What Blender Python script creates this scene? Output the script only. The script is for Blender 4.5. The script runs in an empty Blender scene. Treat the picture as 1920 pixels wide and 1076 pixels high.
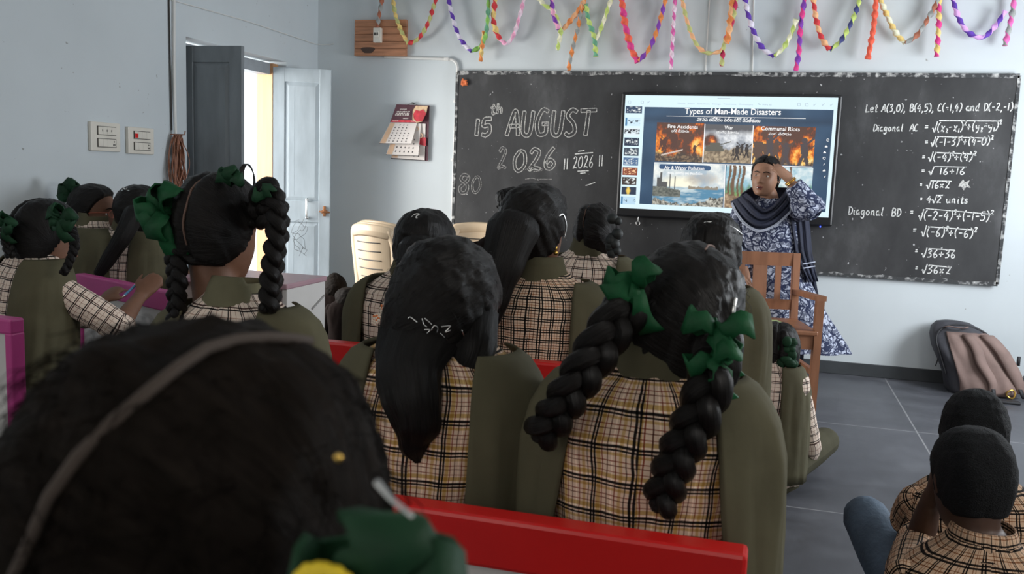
import bpy, math, random
import numpy as np
from mathutils import Vector, Matrix, noise as mnoise

C = bpy.context.scene.collection
SC = bpy.context.scene

# ------------------------------------------------------------------ camera
CAM_H = 1.30
FPX = 1667.0
YAW, PITCH, ROLL = math.radians(15.72), math.radians(7.305), math.radians(2.14)
_f = np.array([-math.sin(YAW)*math.cos(PITCH), math.cos(YAW)*math.cos(PITCH), -math.sin(PITCH)])
_r0 = np.array([math.cos(YAW), math.sin(YAW), 0.0]); _u0 = np.cross(_r0, _f)
_R = math.cos(ROLL)*_r0 + math.sin(ROLL)*_u0
_U = -math.sin(ROLL)*_r0 + math.cos(ROLL)*_u0
ORG = np.array([0, 0, CAM_H])

def ray(x, y): return _f + _R*(x-960)/FPX - _U*(y-538)/FPX
def onY(x, y, Y):
    d = ray(x, y); return Vector(ORG + d*(Y/d[1]))
def onX(x, y, X):
    d = ray(x, y); return Vector(ORG + d*(X/d[0]))
def onZ(x, y, Z):
    d = ray(x, y); return Vector(ORG + d*((Z-CAM_H)/d[2]))

cam = bpy.data.objects.new('camera', bpy.data.cameras.new('camera')); C.objects.link(cam)
cam.matrix_world = Matrix(((_R[0], _U[0], -_f[0], 0), (_R[1], _U[1], -_f[1], 0), (_R[2], _U[2], -_f[2], CAM_H), (0, 0, 0, 1)))
cam.data.sensor_width = 36; cam.data.lens = FPX*36/1920
cam.data.clip_start = .02
cam.data.dof.use_dof = True; cam.data.dof.focus_distance = 3.2; cam.data.dof.aperture_fstop = 9.0
SC.camera = cam

# ------------------------------------------------------------------ light
W, LX, RX, BY, CZ = 6.462, -3.475, 2.75, -2.2, 3.15      # front wall, left wall, right wall, back wall, ceiling
SC.view_settings.view_transform = 'Standard'; SC.view_settings.look = 'None'
SC.view_settings.exposure = 0.1; SC.view_settings.gamma = 1.0
world = bpy.data.worlds.new('world'); SC.world = world; world.use_nodes = True
world.node_tree.nodes['Background'].inputs[0].default_value = (.86, .93, 1.0, 1)
world.node_tree.nodes['Background'].inputs[1].default_value = 2.6

def area(name, loc, target, sx, sy, power, col=(1, 1, 1)):
    l = bpy.data.lights.new(name, 'AREA'); l.shape = 'RECTANGLE'; l.size = sx; l.size_y = sy
    l.energy = power; l.color = col
    o = bpy.data.objects.new(name, l); C.objects.link(o); o.location = loc
    o.rotation_euler = (Vector(target)-Vector(loc)).to_track_quat('-Z', 'Z').to_euler()
    return o
area('door_daylight', (LX-1.7, 5.0, 1.5), (LX+.9, 5.8, .95), 1.5, 2.0, 230, (1, .97, .92))
area('window_daylight_right', (RX-.03, 4.9, 1.55), (RX-2, 4.9, 1.45), 1.3, 1.2, 92, (.90, .95, 1))
area('window_daylight_right_rear', (RX-.03, 1.2, 1.75), (RX-2, 1.2, 1.2), 1.3, 1.2, 58, (1, .96, .9))
area('window_daylight_left_rear', (LX+.03, -.6, 1.8), (LX+2, -.2, 1.2), 1.3, 1.2, 24, (1, .97, .92))
area('window_daylight_back', (-.6, BY+.03, 1.9), (-.5, 2, .9), 2.6, 1.2, 24, (1, .94, .86))

# ------------------------------------------------------------------ materials
def nt(name):
    m = bpy.data.materials.new(name); m.use_nodes = True
    t = m.node_tree; return m, t, t.nodes['Principled BSDF']
def N(t, typ, **kw):
    n = t.nodes.new(typ)
    for k, v in kw.items(): setattr(n, k, v)
    return n
def ramp(t, stops, interp='LINEAR'):
    n = N(t, 'ShaderNodeValToRGB'); n.color_ramp.interpolation = interp
    e = n.color_ramp.elements
    while len(e) > 1: e.remove(e[-1])
    e[0].position = stops[0][0]; e[0].color = (*stops[0][1], 1)
    for p, c in stops[1:]:
        q = e.new(p); q.color = (*c, 1)
    return n
def mat(name, col, rough=.6, var=.12, scale=8, metal=0, bump=.0, bscale=60, spec=.5, emit=None, coord='Object', stretch=(1, 1, 1)):
    m, t, b = nt(name)
    tc = N(t, 'ShaderNodeTexCoord'); mp = N(t, 'ShaderNodeMapping'); mp.inputs['Scale'].default_value = stretch
    t.links.new(tc.outputs[coord], mp.inputs[0])
    nz = N(t, 'ShaderNodeTexNoise'); nz.inputs['Scale'].default_value = scale; nz.inputs['Detail'].default_value = 5
    t.links.new(mp.outputs[0], nz.inputs['Vector'])
    c = Vector(col)
    r = ramp(t, [(.3, tuple(c*(1-var))), (.7, tuple(min(x, 1) for x in c*(1+var)))])
    t.links.new(nz.outputs['Fac'], r.inputs[0]); t.links.new(r.outputs[0], b.inputs['Base Color'])
    b.inputs['Roughness'].default_value = rough; b.inputs['Metallic'].default_value = metal
    b.inputs['Specular IOR Level'].default_value = spec
    if bump:
        n2 = N(t, 'ShaderNodeTexNoise'); n2.inputs['Scale'].default_value = bscale; n2.inputs['Detail'].default_value = 4
        t.links.new(mp.outputs[0], n2.inputs['Vector'])
        bp = N(t, 'ShaderNodeBump'); bp.inputs['Strength'].default_value = bump; bp.inputs['Distance'].default_value = .01
        t.links.new(n2.outputs['Fac'], bp.inputs['Height']); t.links.new(bp.outputs[0], b.inputs['Normal'])
    if emit:
        b.inputs['Emission Color'].default_value = (*emit[0], 1); b.inputs['Emission Strength'].default_value = emit[1]
    return m
def plaid(name, base, period, stripes_u, stripes_v, warp=.0012):
    """woven check: stripes are (start, end, colour) as fractions of the repeat, multiplied on the base"""
    m, t, b = nt(name)
    uv = N(t, 'ShaderNodeUVMap'); 
    nz = N(t, 'ShaderNodeTexNoise'); nz.inputs['Scale'].default_value = 14
    t.links.new(uv.outputs[0], nz.inputs['Vector'])
    va = N(t, 'ShaderNodeVectorMath', operation='MULTIPLY_ADD'); va.inputs[1].default_value = (warp*6,)*3
    t.links.new(nz.outputs['Color'], va.inputs[0]); t.links.new(uv.outputs[0], va.inputs[2])
    sp = N(t, 'ShaderNodeSeparateXYZ'); t.links.new(va.outputs[0], sp.inputs[0])
    outs = []
    for ax, st in ((0, stripes_u), (1, stripes_v)):
        mu = N(t, 'ShaderNodeMath', operation='MULTIPLY'); mu.inputs[1].default_value = 1/period
        t.links.new(sp.outputs[ax], mu.inputs[0])
        fr = N(t, 'ShaderNodeMath', operation='FRACT'); t.links.new(mu.outputs[0], fr.inputs[0])
        stops = []; pos = 0.0
        for a, z, c in st:
            if a > pos or not stops: stops.append((pos, (1, 1, 1)))
            if a == 0: stops = []
            stops.append((a, c)); pos = z
        stops.append((pos, (1, 1, 1)))
        r = ramp(t, stops, 'CONSTANT'); t.links.new(fr.outputs[0], r.inputs[0]); outs.append(r)
    mx = N(t, 'ShaderNodeMix', data_type='RGBA', blend_type='MULTIPLY'); mx.inputs['Factor'].default_value = 1
    t.links.new(outs[0].outputs[0], mx.inputs['A']); t.links.new(outs[1].outputs[0], mx.inputs['B'])
    m2 = N(t, 'ShaderNodeMix', data_type='RGBA', blend_type='MULTIPLY'); m2.inputs['Factor'].default_value = 1
    m2.inputs['A'].default_value = (*base, 1); t.links.new(mx.outputs['Result'], m2.inputs['B'])
    t.links.new(m2.outputs['Result'], b.inputs['Base Color'])
    b.inputs['Roughness'].default_value = .85; b.inputs['Specular IOR Level'].default_value = .15
    n2 = N(t, 'ShaderNodeTexNoise'); n2.inputs['Scale'].default_value = 22; n2.inputs['Detail'].default_value = 3
    t.links.new(uv.outputs[0], n2.inputs['Vector'])
    bp = N(t, 'ShaderNodeBump'); bp.inputs['Strength'].default_value = .5; bp.inputs['Distance'].default_value = .012
    t.links.new(n2.outputs['Fac'], bp.inputs['Height']); t.links.new(bp.outputs[0], b.inputs['Normal'])
    return m
def hair_mat(name, col, rough=.36, ku=30, kv=1.6, spec=.2):
    m, t, b = nt(name)
    uv = N(t, 'ShaderNodeUVMap'); mp = N(t, 'ShaderNodeMapping'); mp.inputs['Scale'].default_value = (ku, kv, 1)
    t.links.new(uv.outputs[0], mp.inputs[0])
    nz = N(t, 'ShaderNodeTexNoise'); nz.inputs['Scale'].default_value = 1.6; nz.inputs['Detail'].default_value = 6; nz.inputs['Roughness'].default_value = .7
    t.links.new(mp.outputs[0], nz.inputs['Vector'])
    r = ramp(t, [(.35, tuple(x*.55 for x in col)), (.7, tuple(x*1.7 for x in col))])
    t.links.new(nz.outputs['Fac'], r.inputs[0]); t.links.new(r.outputs[0], b.inputs['Base Color'])
    b.inputs['Roughness'].default_value = rough; b.inputs['Specular IOR Level'].default_value = spec
    bp = N(t, 'ShaderNodeBump'); bp.inputs['Strength'].default_value = .75; bp.inputs['Distance'].default_value = .006
    t.links.new(nz.outputs['Fac'], bp.inputs['Height']); t.links.new(bp.outputs[0], b.inputs['Normal'])
    return m
BK = (.025, .025, .03); WH = (1.25, 1.25, 1.25)
M = dict(
    skin=mat('brown_skin', (.17, .082, .05), .55, .1, 30, spec=.35),
    skin_light=mat('light_brown_skin', (.34, .18, .115), .5, .08, 30, spec=.35),
    skin_dark=mat('dark_brown_skin', (.075, .04, .028), .5, .1, 30, spec=.35),
    lip=mat('lip', (.22, .07, .06), .7, spec=.15), eye=mat('eye_white', (.7, .68, .64), .2, .02), iris=mat('iris', (.02, .012, .008), .15),
    hair=hair_mat('black_hair', (.0058, .0046, .0043)),
    hair_soft=hair_mat('soft_dark_hair', (.010, .0075, .006), .6, spec=.04),
    scalp_dim=mat('dim_scalp', (.050, .035, .027), .8),
    hair_brown=hair_mat('brown_black_hair', (.018, .011, .008)),
    scalp=mat('scalp', (.17, .10, .075), .7),
    crop=mat('cropped_hair', (.009, .010, .012), .8, .4, 220, bump=.9, bscale=400, spec=.25),
    olive=mat('olive_cloth', (.094, .086, .052), .85, .14, 9, bump=.55, bscale=7, spec=.2),
    olive_dark=mat('dark_olive_cloth', (.065, .060, .036), .85, .14, 9, bump=.25, bscale=18, spec=.2),
    olive_pale=mat('pale_olive_cloth', (.14, .13, .08), .85, .14, 9, spec=.2),
    ribbon=mat('green_ribbon', (.006, .072, .024), .62, .25, 14, bump=.4, bscale=26, spec=.25),
    ribbon_dark=mat('dark_green_ribbon', (.010, .046, .020), .65, .25, 14, bump=.4, bscale=26, spec=.22),
    plaid_wide=plaid('wide_beige_check', (.74, .55, .42), .0530,
        [(.0, .055, BK), (.085, .14, BK), (.16, .27, (.72, .62, .32)), (.30, .325, (.35, .10, .07)), (.44, .465, (.16, .08, .07)), (.56, .60, (1.3, 1.35, 1.4)), (.66, .685, (.35, .10, .07)), (.76, .84, (.78, .68, .42)), (.90, .925, (.2, .18, .18))],
        [(.0, .075, BK), (.10, .13, (1.4, 1.45, 1.5)), (.15, .27, (.72, .62, .32)), (.33, .355, (.35, .10, .07)), (.50, .525, (.25, .12, .1)), (.62, .645, (.35, .10, .07)), (.78, .86, (.72, .62, .36)), (.90, .955, BK)]),
    plaid_mid=plaid('fine_cream_black_check', (.76, .58, .44), .030,
        [(.0, .11, BK), (.22, .33, BK), (.52, .57, (.55, .32, .2)), (.74, .79, (.3, .2, .18))],
        [(.0, .11, BK), (.22, .33, BK), (.50, .56, (.55, .32, .2)), (.72, .79, (.3, .2, .18))]),
    plaid_pale=plaid('pale_cream_check', (.74, .62, .53), .037,
        [(.0, .085, BK), (.16, .24, (.12, .08, .08)), (.58, .62, (.5, .36, .32))],
        [(.0, .085, BK), (.16, .24, (.12, .08, .08)), (.58, .62, (.5, .36, .32))]),
    plaid_boy=plaid('tan_black_check', (.58, .40, .275), .036,
        [(.0, .10, BK), (.17, .27, BK), (.55, .60, (.42, .25, .15)), (.72, .76, (.42, .25, .15))],
        [(.0, .10, BK), (.17, .27, BK), (.55, .60, (.42, .25, .15)), (.72, .76, (.42, .25, .15))]),
    metal=mat('bright_metal', (.75, .75, .74), .25, .05, metal=1),
    gold=mat('gold', (.75, .48, .12), .3, .05, metal=1),
)

# ------------------------------------------------------------------ mesh helpers
class MB:
    """collects shapes and links them as one mesh object"""
    def __init__(s): s.v = []; s.f = []; s.mi = []; s.uv = []
    def add(s, v, f, mi=0, uv=None):
        o = len(s.v); s.v += [tuple(p) for p in v]; s.f += [tuple(i+o for i in q) for q in f]
        s.mi += list(mi) if isinstance(mi, (list, tuple)) else [mi]*len(f)
        s.uv += [tuple(p) for p in uv] if uv is not None else [(p[0], p[2]) for p in v]
        return s
    def box(s, lo, hi, mi=0, bev=0):
        x0, y0, z0 = lo; x1, y1, z1 = hi
        if not bev:
            v = [(x, y, z) for z in (z0, z1) for y in (y0, y1) for x in (x0, x1)]
            return s.add(v, [(0, 2, 3, 1), (4, 5, 7, 6), (0, 1, 5, 4), (2, 6, 7, 3), (0, 4, 6, 2), (1, 3, 7, 5)], mi)
        import bmesh
        bm = bmesh.new(); bmesh.ops.create_cube(bm, size=1)
        for q in bm.verts: q.co = Vector(((x0+x1)/2+q.co.x*(x1-x0), (y0+y1)/2+q.co.y*(y1-y0), (z0+z1)/2+q.co.z*(z1-z0)))
        bmesh.ops.bevel(bm, geom=bm.edges[:], offset=bev, segments=2, affect='EDGES', profile=.5)
        bm.verts.index_update()
        s.add([q.co[:] for q in bm.verts], [[q.index for q in f.verts] for f in bm.faces], mi); bm.free(); return s
    def bar(s, a, b, w, h, up=(0, 0, 1), mi=0):
        a, b = Vector(a), Vector(b); t = (b-a).normalized(); u = Vector(up); u = (u-t*u.dot(t)).normalized(); l = t.cross(u)
        v = [p+l*(w/2*i)+u*(h/2*j) for p in (a, b) for j in (-1, 1) for i in (-1, 1)]
        return s.add(v, [(0, 1, 3, 2), (4, 6, 7, 5), (0, 4, 5, 1), (2, 3, 7, 6), (0, 2, 6, 4), (1, 5, 7, 3)], mi)
    def loft(s, rings, cap=True, mi=0, closed=True, uvf=None):
        n = len(rings[0]); k = len(rings); v = []; uv = []; f = []; fm = []
        m = n+1 if closed else n
        L = [0.0]
        for i in range(1, k):
            L.append(L[-1]+sum((Vector(rings[i][j])-Vector(rings[i-1][j])).length for j in range(0, n, max(1, n//8)))/len(range(0, n, max(1, n//8))))
        for i, r in enumerate(rings):
            for j in range(m):
                v.append(tuple(r[j % n])); uv.append(uvf(i, j/(m-1), L[i]) if uvf else (j/(m-1), L[i]))
        for i in range(k-1):
            for j in range(m-1):
                f.append((i*m+j, i*m+j+1, (i+1)*m+j+1, (i+1)*m+j)); fm.append(mi(i, j) if callable(mi) else mi)
        if cap and closed:
            for i, rev in ((0, True), (k-1, False)):
                c = sum((Vector(p) for p in rings[i]), Vector())/n; v.append(tuple(c)); uv.append(uv[i*m]); ci = len(v)-1
                for j in range(m-1):
                    f.append((i*m+j+1, i*m+j, ci) if rev else (i*m+j, i*m+j+1, ci)); fm.append(0 if callable(mi) else mi)
        return s.add(v, f, fm, uv)
    def tube(s, path, rad, n=10, up=(0, 0, 1), mi=0, cap=True, sub=0, uvf=None, round_=True):
        path, rad = resample(path, rad, sub) if sub else ([Vector(p) for p in path], [rad]*len(path) if not isinstance(rad, (list, tuple)) or (isinstance(rad, tuple)) else list(rad))
        fr = frames(path, up)
        rings = []
        for (t, l, u), p, r in zip(fr, path, rad):
            a, b = r if isinstance(r, (tuple, list)) else (r, r)
            rings.append([p+l*(a*math.cos(2*math.pi*j/n))+u*(b*math.sin(2*math.pi*j/n)) for j in range(n)])
        if cap and round_ and len(path) > 1:
            def shr(i, q, sgn):
                t = fr[i][0]; a = rad[i]; a = max(a) if isinstance(a, (tuple, list)) else a
                return [path[i]+(Vector(p)-path[i])*q+t*(sgn*a*math.sqrt(max(0, 1-q*q))*.8) for p in rings[i]]
            r0, r1 = rings[0], rings[-1]
            rings = [shr(0, .45, -1), shr(0, .82, -1)]+rings+[shr(-1, .82, 1), shr(-1, .45, 1)]
        return s.loft(rings, cap, mi, True, uvf)
    def sphere(s, c, r, n=12, mi=0, M3=None):
        c = Vector(c); r = Vector(r if isinstance(r, (tuple, list)) else (r,)*3)
        rings = []
        for i in range(1, n):
            ph = math.pi*i/n-math.pi/2
            ring = []
            for j in range(2*n):
                th = math.pi*j/n; q = Vector((r.x*math.cos(ph)*math.cos(th), r.y*math.cos(ph)*math.sin(th), r.z*math.sin(ph)))
                ring.append(c+(M3 @ q if M3 else q))
            rings.append(ring)
        return s.loft(rings, True, mi)
    def build(s, name, mats, parent=None, smooth=True):
        me = bpy.data.meshes.new(name); me.from_pydata(s.v, [], s.f)
        mats = mats if isinstance(mats, (list, tuple)) else [mats]
        for m in mats: me.materials.append(M[m] if isinstance(m, str) else m)
        me.polygons.foreach_set('material_index', s.mi)
        me.polygons.foreach_set('use_smooth', [smooth]*len(s.f))
        ul = me.uv_layers.new(name='UVMap'); idx = np.empty(len(me.loops), int); me.loops.foreach_get('vertex_index', idx)
        ul.data.foreach_set('uv', np.array(s.uv, float)[idx].ravel())
        me.update()
        o = bpy.data.objects.new(name, me); C.objects.link(o)
        if parent is not None: o.parent = parent
        return o
def frames(path, up=(0, 0, 1)):
    out = []; u = Vector(up); k = len(path)
    for i in range(k):
        t = (path[min(i+1, k-1)]-path[max(i-1, 0)])
        t = t.normalized() if t.length > 1e-9 else Vector((0, 0, 1))
        w = u-t*u.dot(t)
        if w.length < 1e-4: w = Vector((1, 0, 0))-t*t.x
        if w.length < 1e-4: w = Vector((0, 1, 0))
        u = w.normalized(); out.append((t, t.cross(u), u))
    return out
def resample(path, rad, sub):
    P = [Vector(p) for p in path]; k = len(P)
    R = list(rad) if isinstance(rad, list) else [rad]*k
    if k == 2: P = [P[0], (P[0]+P[1])/2, P[1]]; R = [R[0], lerp(R[0], R[1], .5), R[1]]; k = 3
    op, orr = [], []
    for i in range(k-1):
        a, b, c, d = P[max(i-1, 0)], P[i], P[i+1], P[min(i+2, k-1)]
        for j in range(sub):
            t = j/sub
            op.append(.5*((2*b)+(c-a)*t+(2*a-5*b+4*c-d)*t*t+(3*b-a-3*c+d)*t**3)); orr.append(lerp(R[i], R[i+1], t*t*(3-2*t)))
    op.append(P[-1]); orr.append(R[-1]); return op, orr
def lerp(a, b, t):
    if isinstance(a, (tuple, list)): return tuple(x+(y-x)*t for x, y in zip(a, b))
    return a+(b-a)*t
def interp(tab, x):
    if x <= tab[0][0]: return tab[0][1:]
    for p, q in zip(tab, tab[1:]):
        if x <= q[0]:
            t = (x-p[0])/(q[0]-p[0]); return tuple(a+(b-a)*t for a, b in zip(p[1:], q[1:]))
    return tab[-1][1:]
def sstep(a, b, x):
    t = min(1, max(0, (x-a)/(b-a))); return t*t*(3-2*t)
def mod(o, typ, **kw):
    m = o.modifiers.new(typ.lower(), typ)
    for k, v in kw.items(): setattr(m, k, v)
    return m
def bake(o):
    """apply the modifiers of o"""
    dg = bpy.context.evaluated_depsgraph_get()
    me = bpy.data.meshes.new_from_object(o.evaluated_get(dg)); old = o.data
    o.modifiers.clear(); o.data = me; bpy.data.meshes.remove(old); return o
def thing(name, label, cat, loc=(0, 0, 0), rotz=0, group=None):
    o = bpy.data.objects.new(name, None); C.objects.link(o); o.empty_display_size = .1
    o.location = loc; o.rotation_euler = (0, 0, rotz); o['label'] = label; o['category'] = cat
    if group: o['group'] = group
    return o
def tag(o, label, cat, group=None):
    o['label'] = label; o['category'] = cat
    if group: o['group'] = group
    return o
def struct(o): o['kind'] = 'structure'; return o
def strip(mb, path, width, side, mi=0, thick=.002):
    """a cloth band: path, half-width vector per point"""
    P = [Vector(p) for p in path]; S = [Vector(q) for q in side]; rings = []
    for i, p in enumerate(P):
        t = (P[min(i+1, len(P)-1)]-P[max(0, i-1)]).normalized(); w = S[i].normalized()*(width[i] if isinstance(width, list) else width)
        nrm = t.cross(w).normalized()*thick
        rings.append([p-w-nrm, p-nrm, p+w-nrm, p+w+nrm, p+nrm, p-w+nrm])
    return mb.loft(rings, True, mi)
# ------------------------------------------------------------------ room shell
def wall_mat(name, col, stain=.06):
    m, t, b = nt(name)
    tc = N(t, 'ShaderNodeTexCoord')
    nz = N(t, 'ShaderNodeTexNoise'); nz.inputs['Scale'].default_value = 1.3; nz.inputs['Detail'].default_value = 6
    n2 = N(t, 'ShaderNodeTexNoise'); n2.inputs['Scale'].default_value = 26; n2.inputs['Detail'].default_value = 3
    t.links.new(tc.outputs['Object'], nz.inputs['Vector']); t.links.new(tc.outputs['Object'], n2.inputs['Vector'])
    c = Vector(col)
    r = ramp(t, [(.3, tuple(c*(1-stain))), (.7, tuple(c*(1+stain*.6)))])
    t.links.new(nz.outputs['Fac'], r.inputs[0])
    r2 = ramp(t, [(.235, (.55, .53, .5)), (.27, (1, 1, 1))])
    t.links.new(n2.outputs['Fac'], r2.inputs[0])
    mx = N(t, 'ShaderNodeMix', data_type='RGBA', blend_type='MULTIPLY'); mx.inputs['Factor'].default_value = 1
    t.links.new(r.outputs[0], mx.inputs['A']); t.links.new(r2.outputs[0], mx.inputs['B'])
    t.links.new(mx.outputs['Result'], b.inputs['Base Color']); b.inputs['Roughness'].default_value = .75
    b.inputs['Specular IOR Level'].default_value = .25
    bp = N(t, 'ShaderNodeBump'); bp.inputs['Strength'].default_value = .12; bp.inputs['Distance'].default_value = .02
    t.links.new(nz.outputs['Fac'], bp.inputs['Height']); t.links.new(bp.outputs[0], b.inputs['Normal'])
    return m
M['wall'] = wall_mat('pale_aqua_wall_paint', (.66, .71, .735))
M['wall_left'] = wall_mat('shaded_aqua_wall_paint', (.60, .655, .69))  # same paint as the front wall, its shade mixed into the colour
M['ceiling'] = wall_mat('white_ceiling', (.78, .79, .78))
def floor_mat():
    m, t, b = nt('slate_floor')
    tc = N(t, 'ShaderNodeTexCoord'); sp = N(t, 'ShaderNodeSeparateXYZ'); t.links.new(tc.outputs['Object'], sp.inputs[0])
    nz = N(t, 'ShaderNodeTexNoise'); nz.inputs['Scale'].default_value = 3.2; nz.inputs['Detail'].default_value = 8; nz.inputs['Roughness'].default_value = .65
    t.links.new(tc.outputs['Object'], nz.inputs['Vector'])
    r = ramp(t, [(.28, (.055, .057, .066)), (.52, (.085, .088, .102)), (.75, (.13, .135, .152))])
    t.links.new(nz.outputs['Fac'], r.inputs[0])
    tot = None
    for ax, off, per in ((0, .862, 1.2), (1, 3.655, 1.42)):       # joints between the slabs
        a = N(t, 'ShaderNodeMath', operation='SUBTRACT'); a.inputs[1].default_value = off-per/2
        t.links.new(sp.outputs[ax], a.inputs[0])
        d = N(t, 'ShaderNodeMath', operation='MODULO'); d.use_clamp = False
        ad = N(t, 'ShaderNodeMath', operation='ADD'); ad.inputs[1].default_value = per*20; t.links.new(a.outputs[0], ad.inputs[0])
        t.links.new(ad.outputs[0], d.inputs[0]); d.inputs[1].default_value = per
        e = N(t, 'ShaderNodeMath', operation='COMPARE'); e.inputs[1].default_value = per/2; e.inputs[2].default_value = .004
        t.links.new(d.outputs[0], e.inputs[0])
        if tot:
            mxx = N(t, 'ShaderNodeMath', operation='MAXIMUM'); t.links.new(tot.outputs[0], mxx.inputs[0]); t.links.new(e.outputs[0], mxx.inputs[1]); tot = mxx
        else: tot = e
    mx = N(t, 'ShaderNodeMix', data_type='RGBA'); t.links.new(tot.outputs[0], mx.inputs['Factor'])
    t.links.new(r.outputs[0], mx.inputs['A']); mx.inputs['B'].default_value = (.25, .25, .26, 1)
    t.links.new(mx.outputs['Result'], b.inputs['Base Color'])
    rr = ramp(t, [(.3, (.34,)*3), (.7, (.6,)*3)]); t.links.new(nz.outputs['Fac'], rr.inputs[0]); t.links.new(rr.outputs[0], b.inputs['Roughness'])
    return m
M['floor'] = floor_mat()
T = .24
DY0, DY1, DZ = 4.80, 5.985, 2.05                        # doorway in the left wall
struct(MB().box((LX-1.6, BY-T, -.1), (RX+T, W+T, 0)).build('floor', 'floor', smooth=False))
struct(MB().box((LX-T, BY-T, CZ), (RX+T, W+T, CZ+.15)).build('ceiling', 'ceiling', smooth=False))
struct(MB().box((LX-T, W, 0), (RX+T, W+T, CZ)).build('wall_front', 'wall', smooth=False))
struct(MB().box((LX-T, BY-T, 0), (RX+T, BY, CZ)).build('wall_back', 'wall', smooth=False))
m = MB()
m.box((LX-T, BY, 0), (LX, DY0, CZ)); m.box((LX-T, DY1, 0), (LX, W, CZ)); m.box((LX-T, DY0, DZ), (LX, DY1, CZ))
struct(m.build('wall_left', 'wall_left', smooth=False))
struct(MB().box((RX, BY, 0), (RX+T, W, CZ)).build('wall_right', 'wall', smooth=False))
M['skirting'] = mat('dark_skirting_paint', (.05, .056, .062), .6, .2, 6)
struct(MB().box((LX, W-.014, 0), (RX, W, .088), bev=.004).build('baseboard_front', 'skirting', smooth=False))
M['outside'] = mat('sunlit_concrete', (.8, .79, .76), .9, .08, 3)
o = struct(MB().box((LX-7, 1.5, -.32), (LX-1.6, 12, -.12)).build('trim_1', 'outside', smooth=False)); o['label'] = 'sunlit ground outside the doorway'
# door frame and the two leaves
M['bare_wood'] = mat('orange_door_wood', (.50, .27, .13), .6, .18, 3, stretch=(8, 8, .6))
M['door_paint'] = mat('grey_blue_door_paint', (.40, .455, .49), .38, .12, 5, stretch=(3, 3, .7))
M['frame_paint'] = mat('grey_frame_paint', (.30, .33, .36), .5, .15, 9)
m = MB()
m.box((LX-.20, DY0, 0), (LX-.09, DY0+.06, DZ-.02)); m.box((LX-.20, DY0, DZ-.10), (LX-.09, DY1, DZ-.02), 0)
m.box((LX-.20, DY1-.075, 0), (LX-.07, DY1, DZ-.02), 1)
o = struct(m.build('trim_2', ['frame_paint', 'bare_wood'], smooth=False)); o['label'] = 'door frame with orange wooden jamb'
M['door_shaded'] = mat('shaded_door_paint', (.19, .215, .235), .42, .14, 5, stretch=(3, 3, .7))  # door paint darkened to carry the shade on the unlit leaf
def door_leaf(name, hinge, free, z1, face, paint='door_paint'):
    """panelled leaf between two plan points"""
    a, b = Vector((*hinge, .015)), Vector((*free, .015)); d = b-a; w = d.length; d.normalize()
    root = bpy.data.objects.new(name, None); C.objects.link(root); root.location = a
    root.rotation_euler = (0, 0, math.atan2(d.y, d.x)); root['kind'] = 'structure'
    h = z1-.015; t = .036; st = .085
    m = MB()
    m.box((0, -t/2, 0), (st, t/2, h), bev=.003); m.box((w-st, -t/2, 0), (w, t/2, h), bev=.003)
    for z0, zz in ((0, .20), (.86, 1.02), (h-.10, h)): m.box((st-.004, -t/2+.001, z0), (w-st+.004, t/2-.001, zz), bev=.003)
    m.build('stiles_and_rails', paint, root, smooth=False)
    for z0, zz in ((.20, .86), (1.02, h-.10)):
        p = MB(); p.box((st-.003, -.008, z0-.003), (w-st+.003, .008, zz+.003))
        s = face
        p.loft([[(st, s*.008, z0), (w-st, s*.008, z0), (w-st, s*.008, zz), (st, s*.008, zz)], [(st+.03, s*.015, z0+.03), (w-st-.03, s*.015, z0+.03), (w-st-.03, s*.015, zz-.03), (st+.03, s*.015, zz-.03)]], True)
        p.box((w*.36, s*.0145-.001, z0+.04), (w*.36+.004, s*.0145+.002, zz-.04))
        p.build('panel', paint, root, smooth=False)
    return root, w, h
l1 = onZ(454, 86, 2.005); l2 = onZ(622, 131, 2.005)
leafA, wA, hA = door_leaf('door_1', (LX-.08, 4.87), (l1.x, 4.885), 2.005, -1, 'door_shaded')
leafB, wB, hB = door_leaf('door_2', (LX-.075, 5.93), (l2.x, l2.y), 2.005, -1)
M['rust'] = mat('rusty_brass', (.36, .16, .07), .5, .3, 60, metal=.6)
m = MB(); m.tube([(wB*.60, -.022, 1.02), (wB*.60, -.05, 1.03), (wB*.60, -.055, .97), (wB*.60, -.05, .91), (wB*.60, -.022, .90)], .007, 8, (1, 0, 0), sub=4)
m.sphere((wB*.60, -.024, 1.03), (.012, .006, .014), 8); m.sphere((wB*.60, -.024, .895), (.012, .006, .014), 8)
o = m.build('door_handle', 'metal', leafB)
m = MB(); m.box((wB-.062, -.03, .93), (wB-.018, -.018, .955), bev=.003); m.tube([(wB-.075, -.036, .945), (wB-.002, -.036, .94)], .006, 8)
m.box((wB-.05, -.034, .91), (wB-.03, -.018, .985), bev=.003)
m.build('door_latch', 'rust', leafB)

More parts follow.
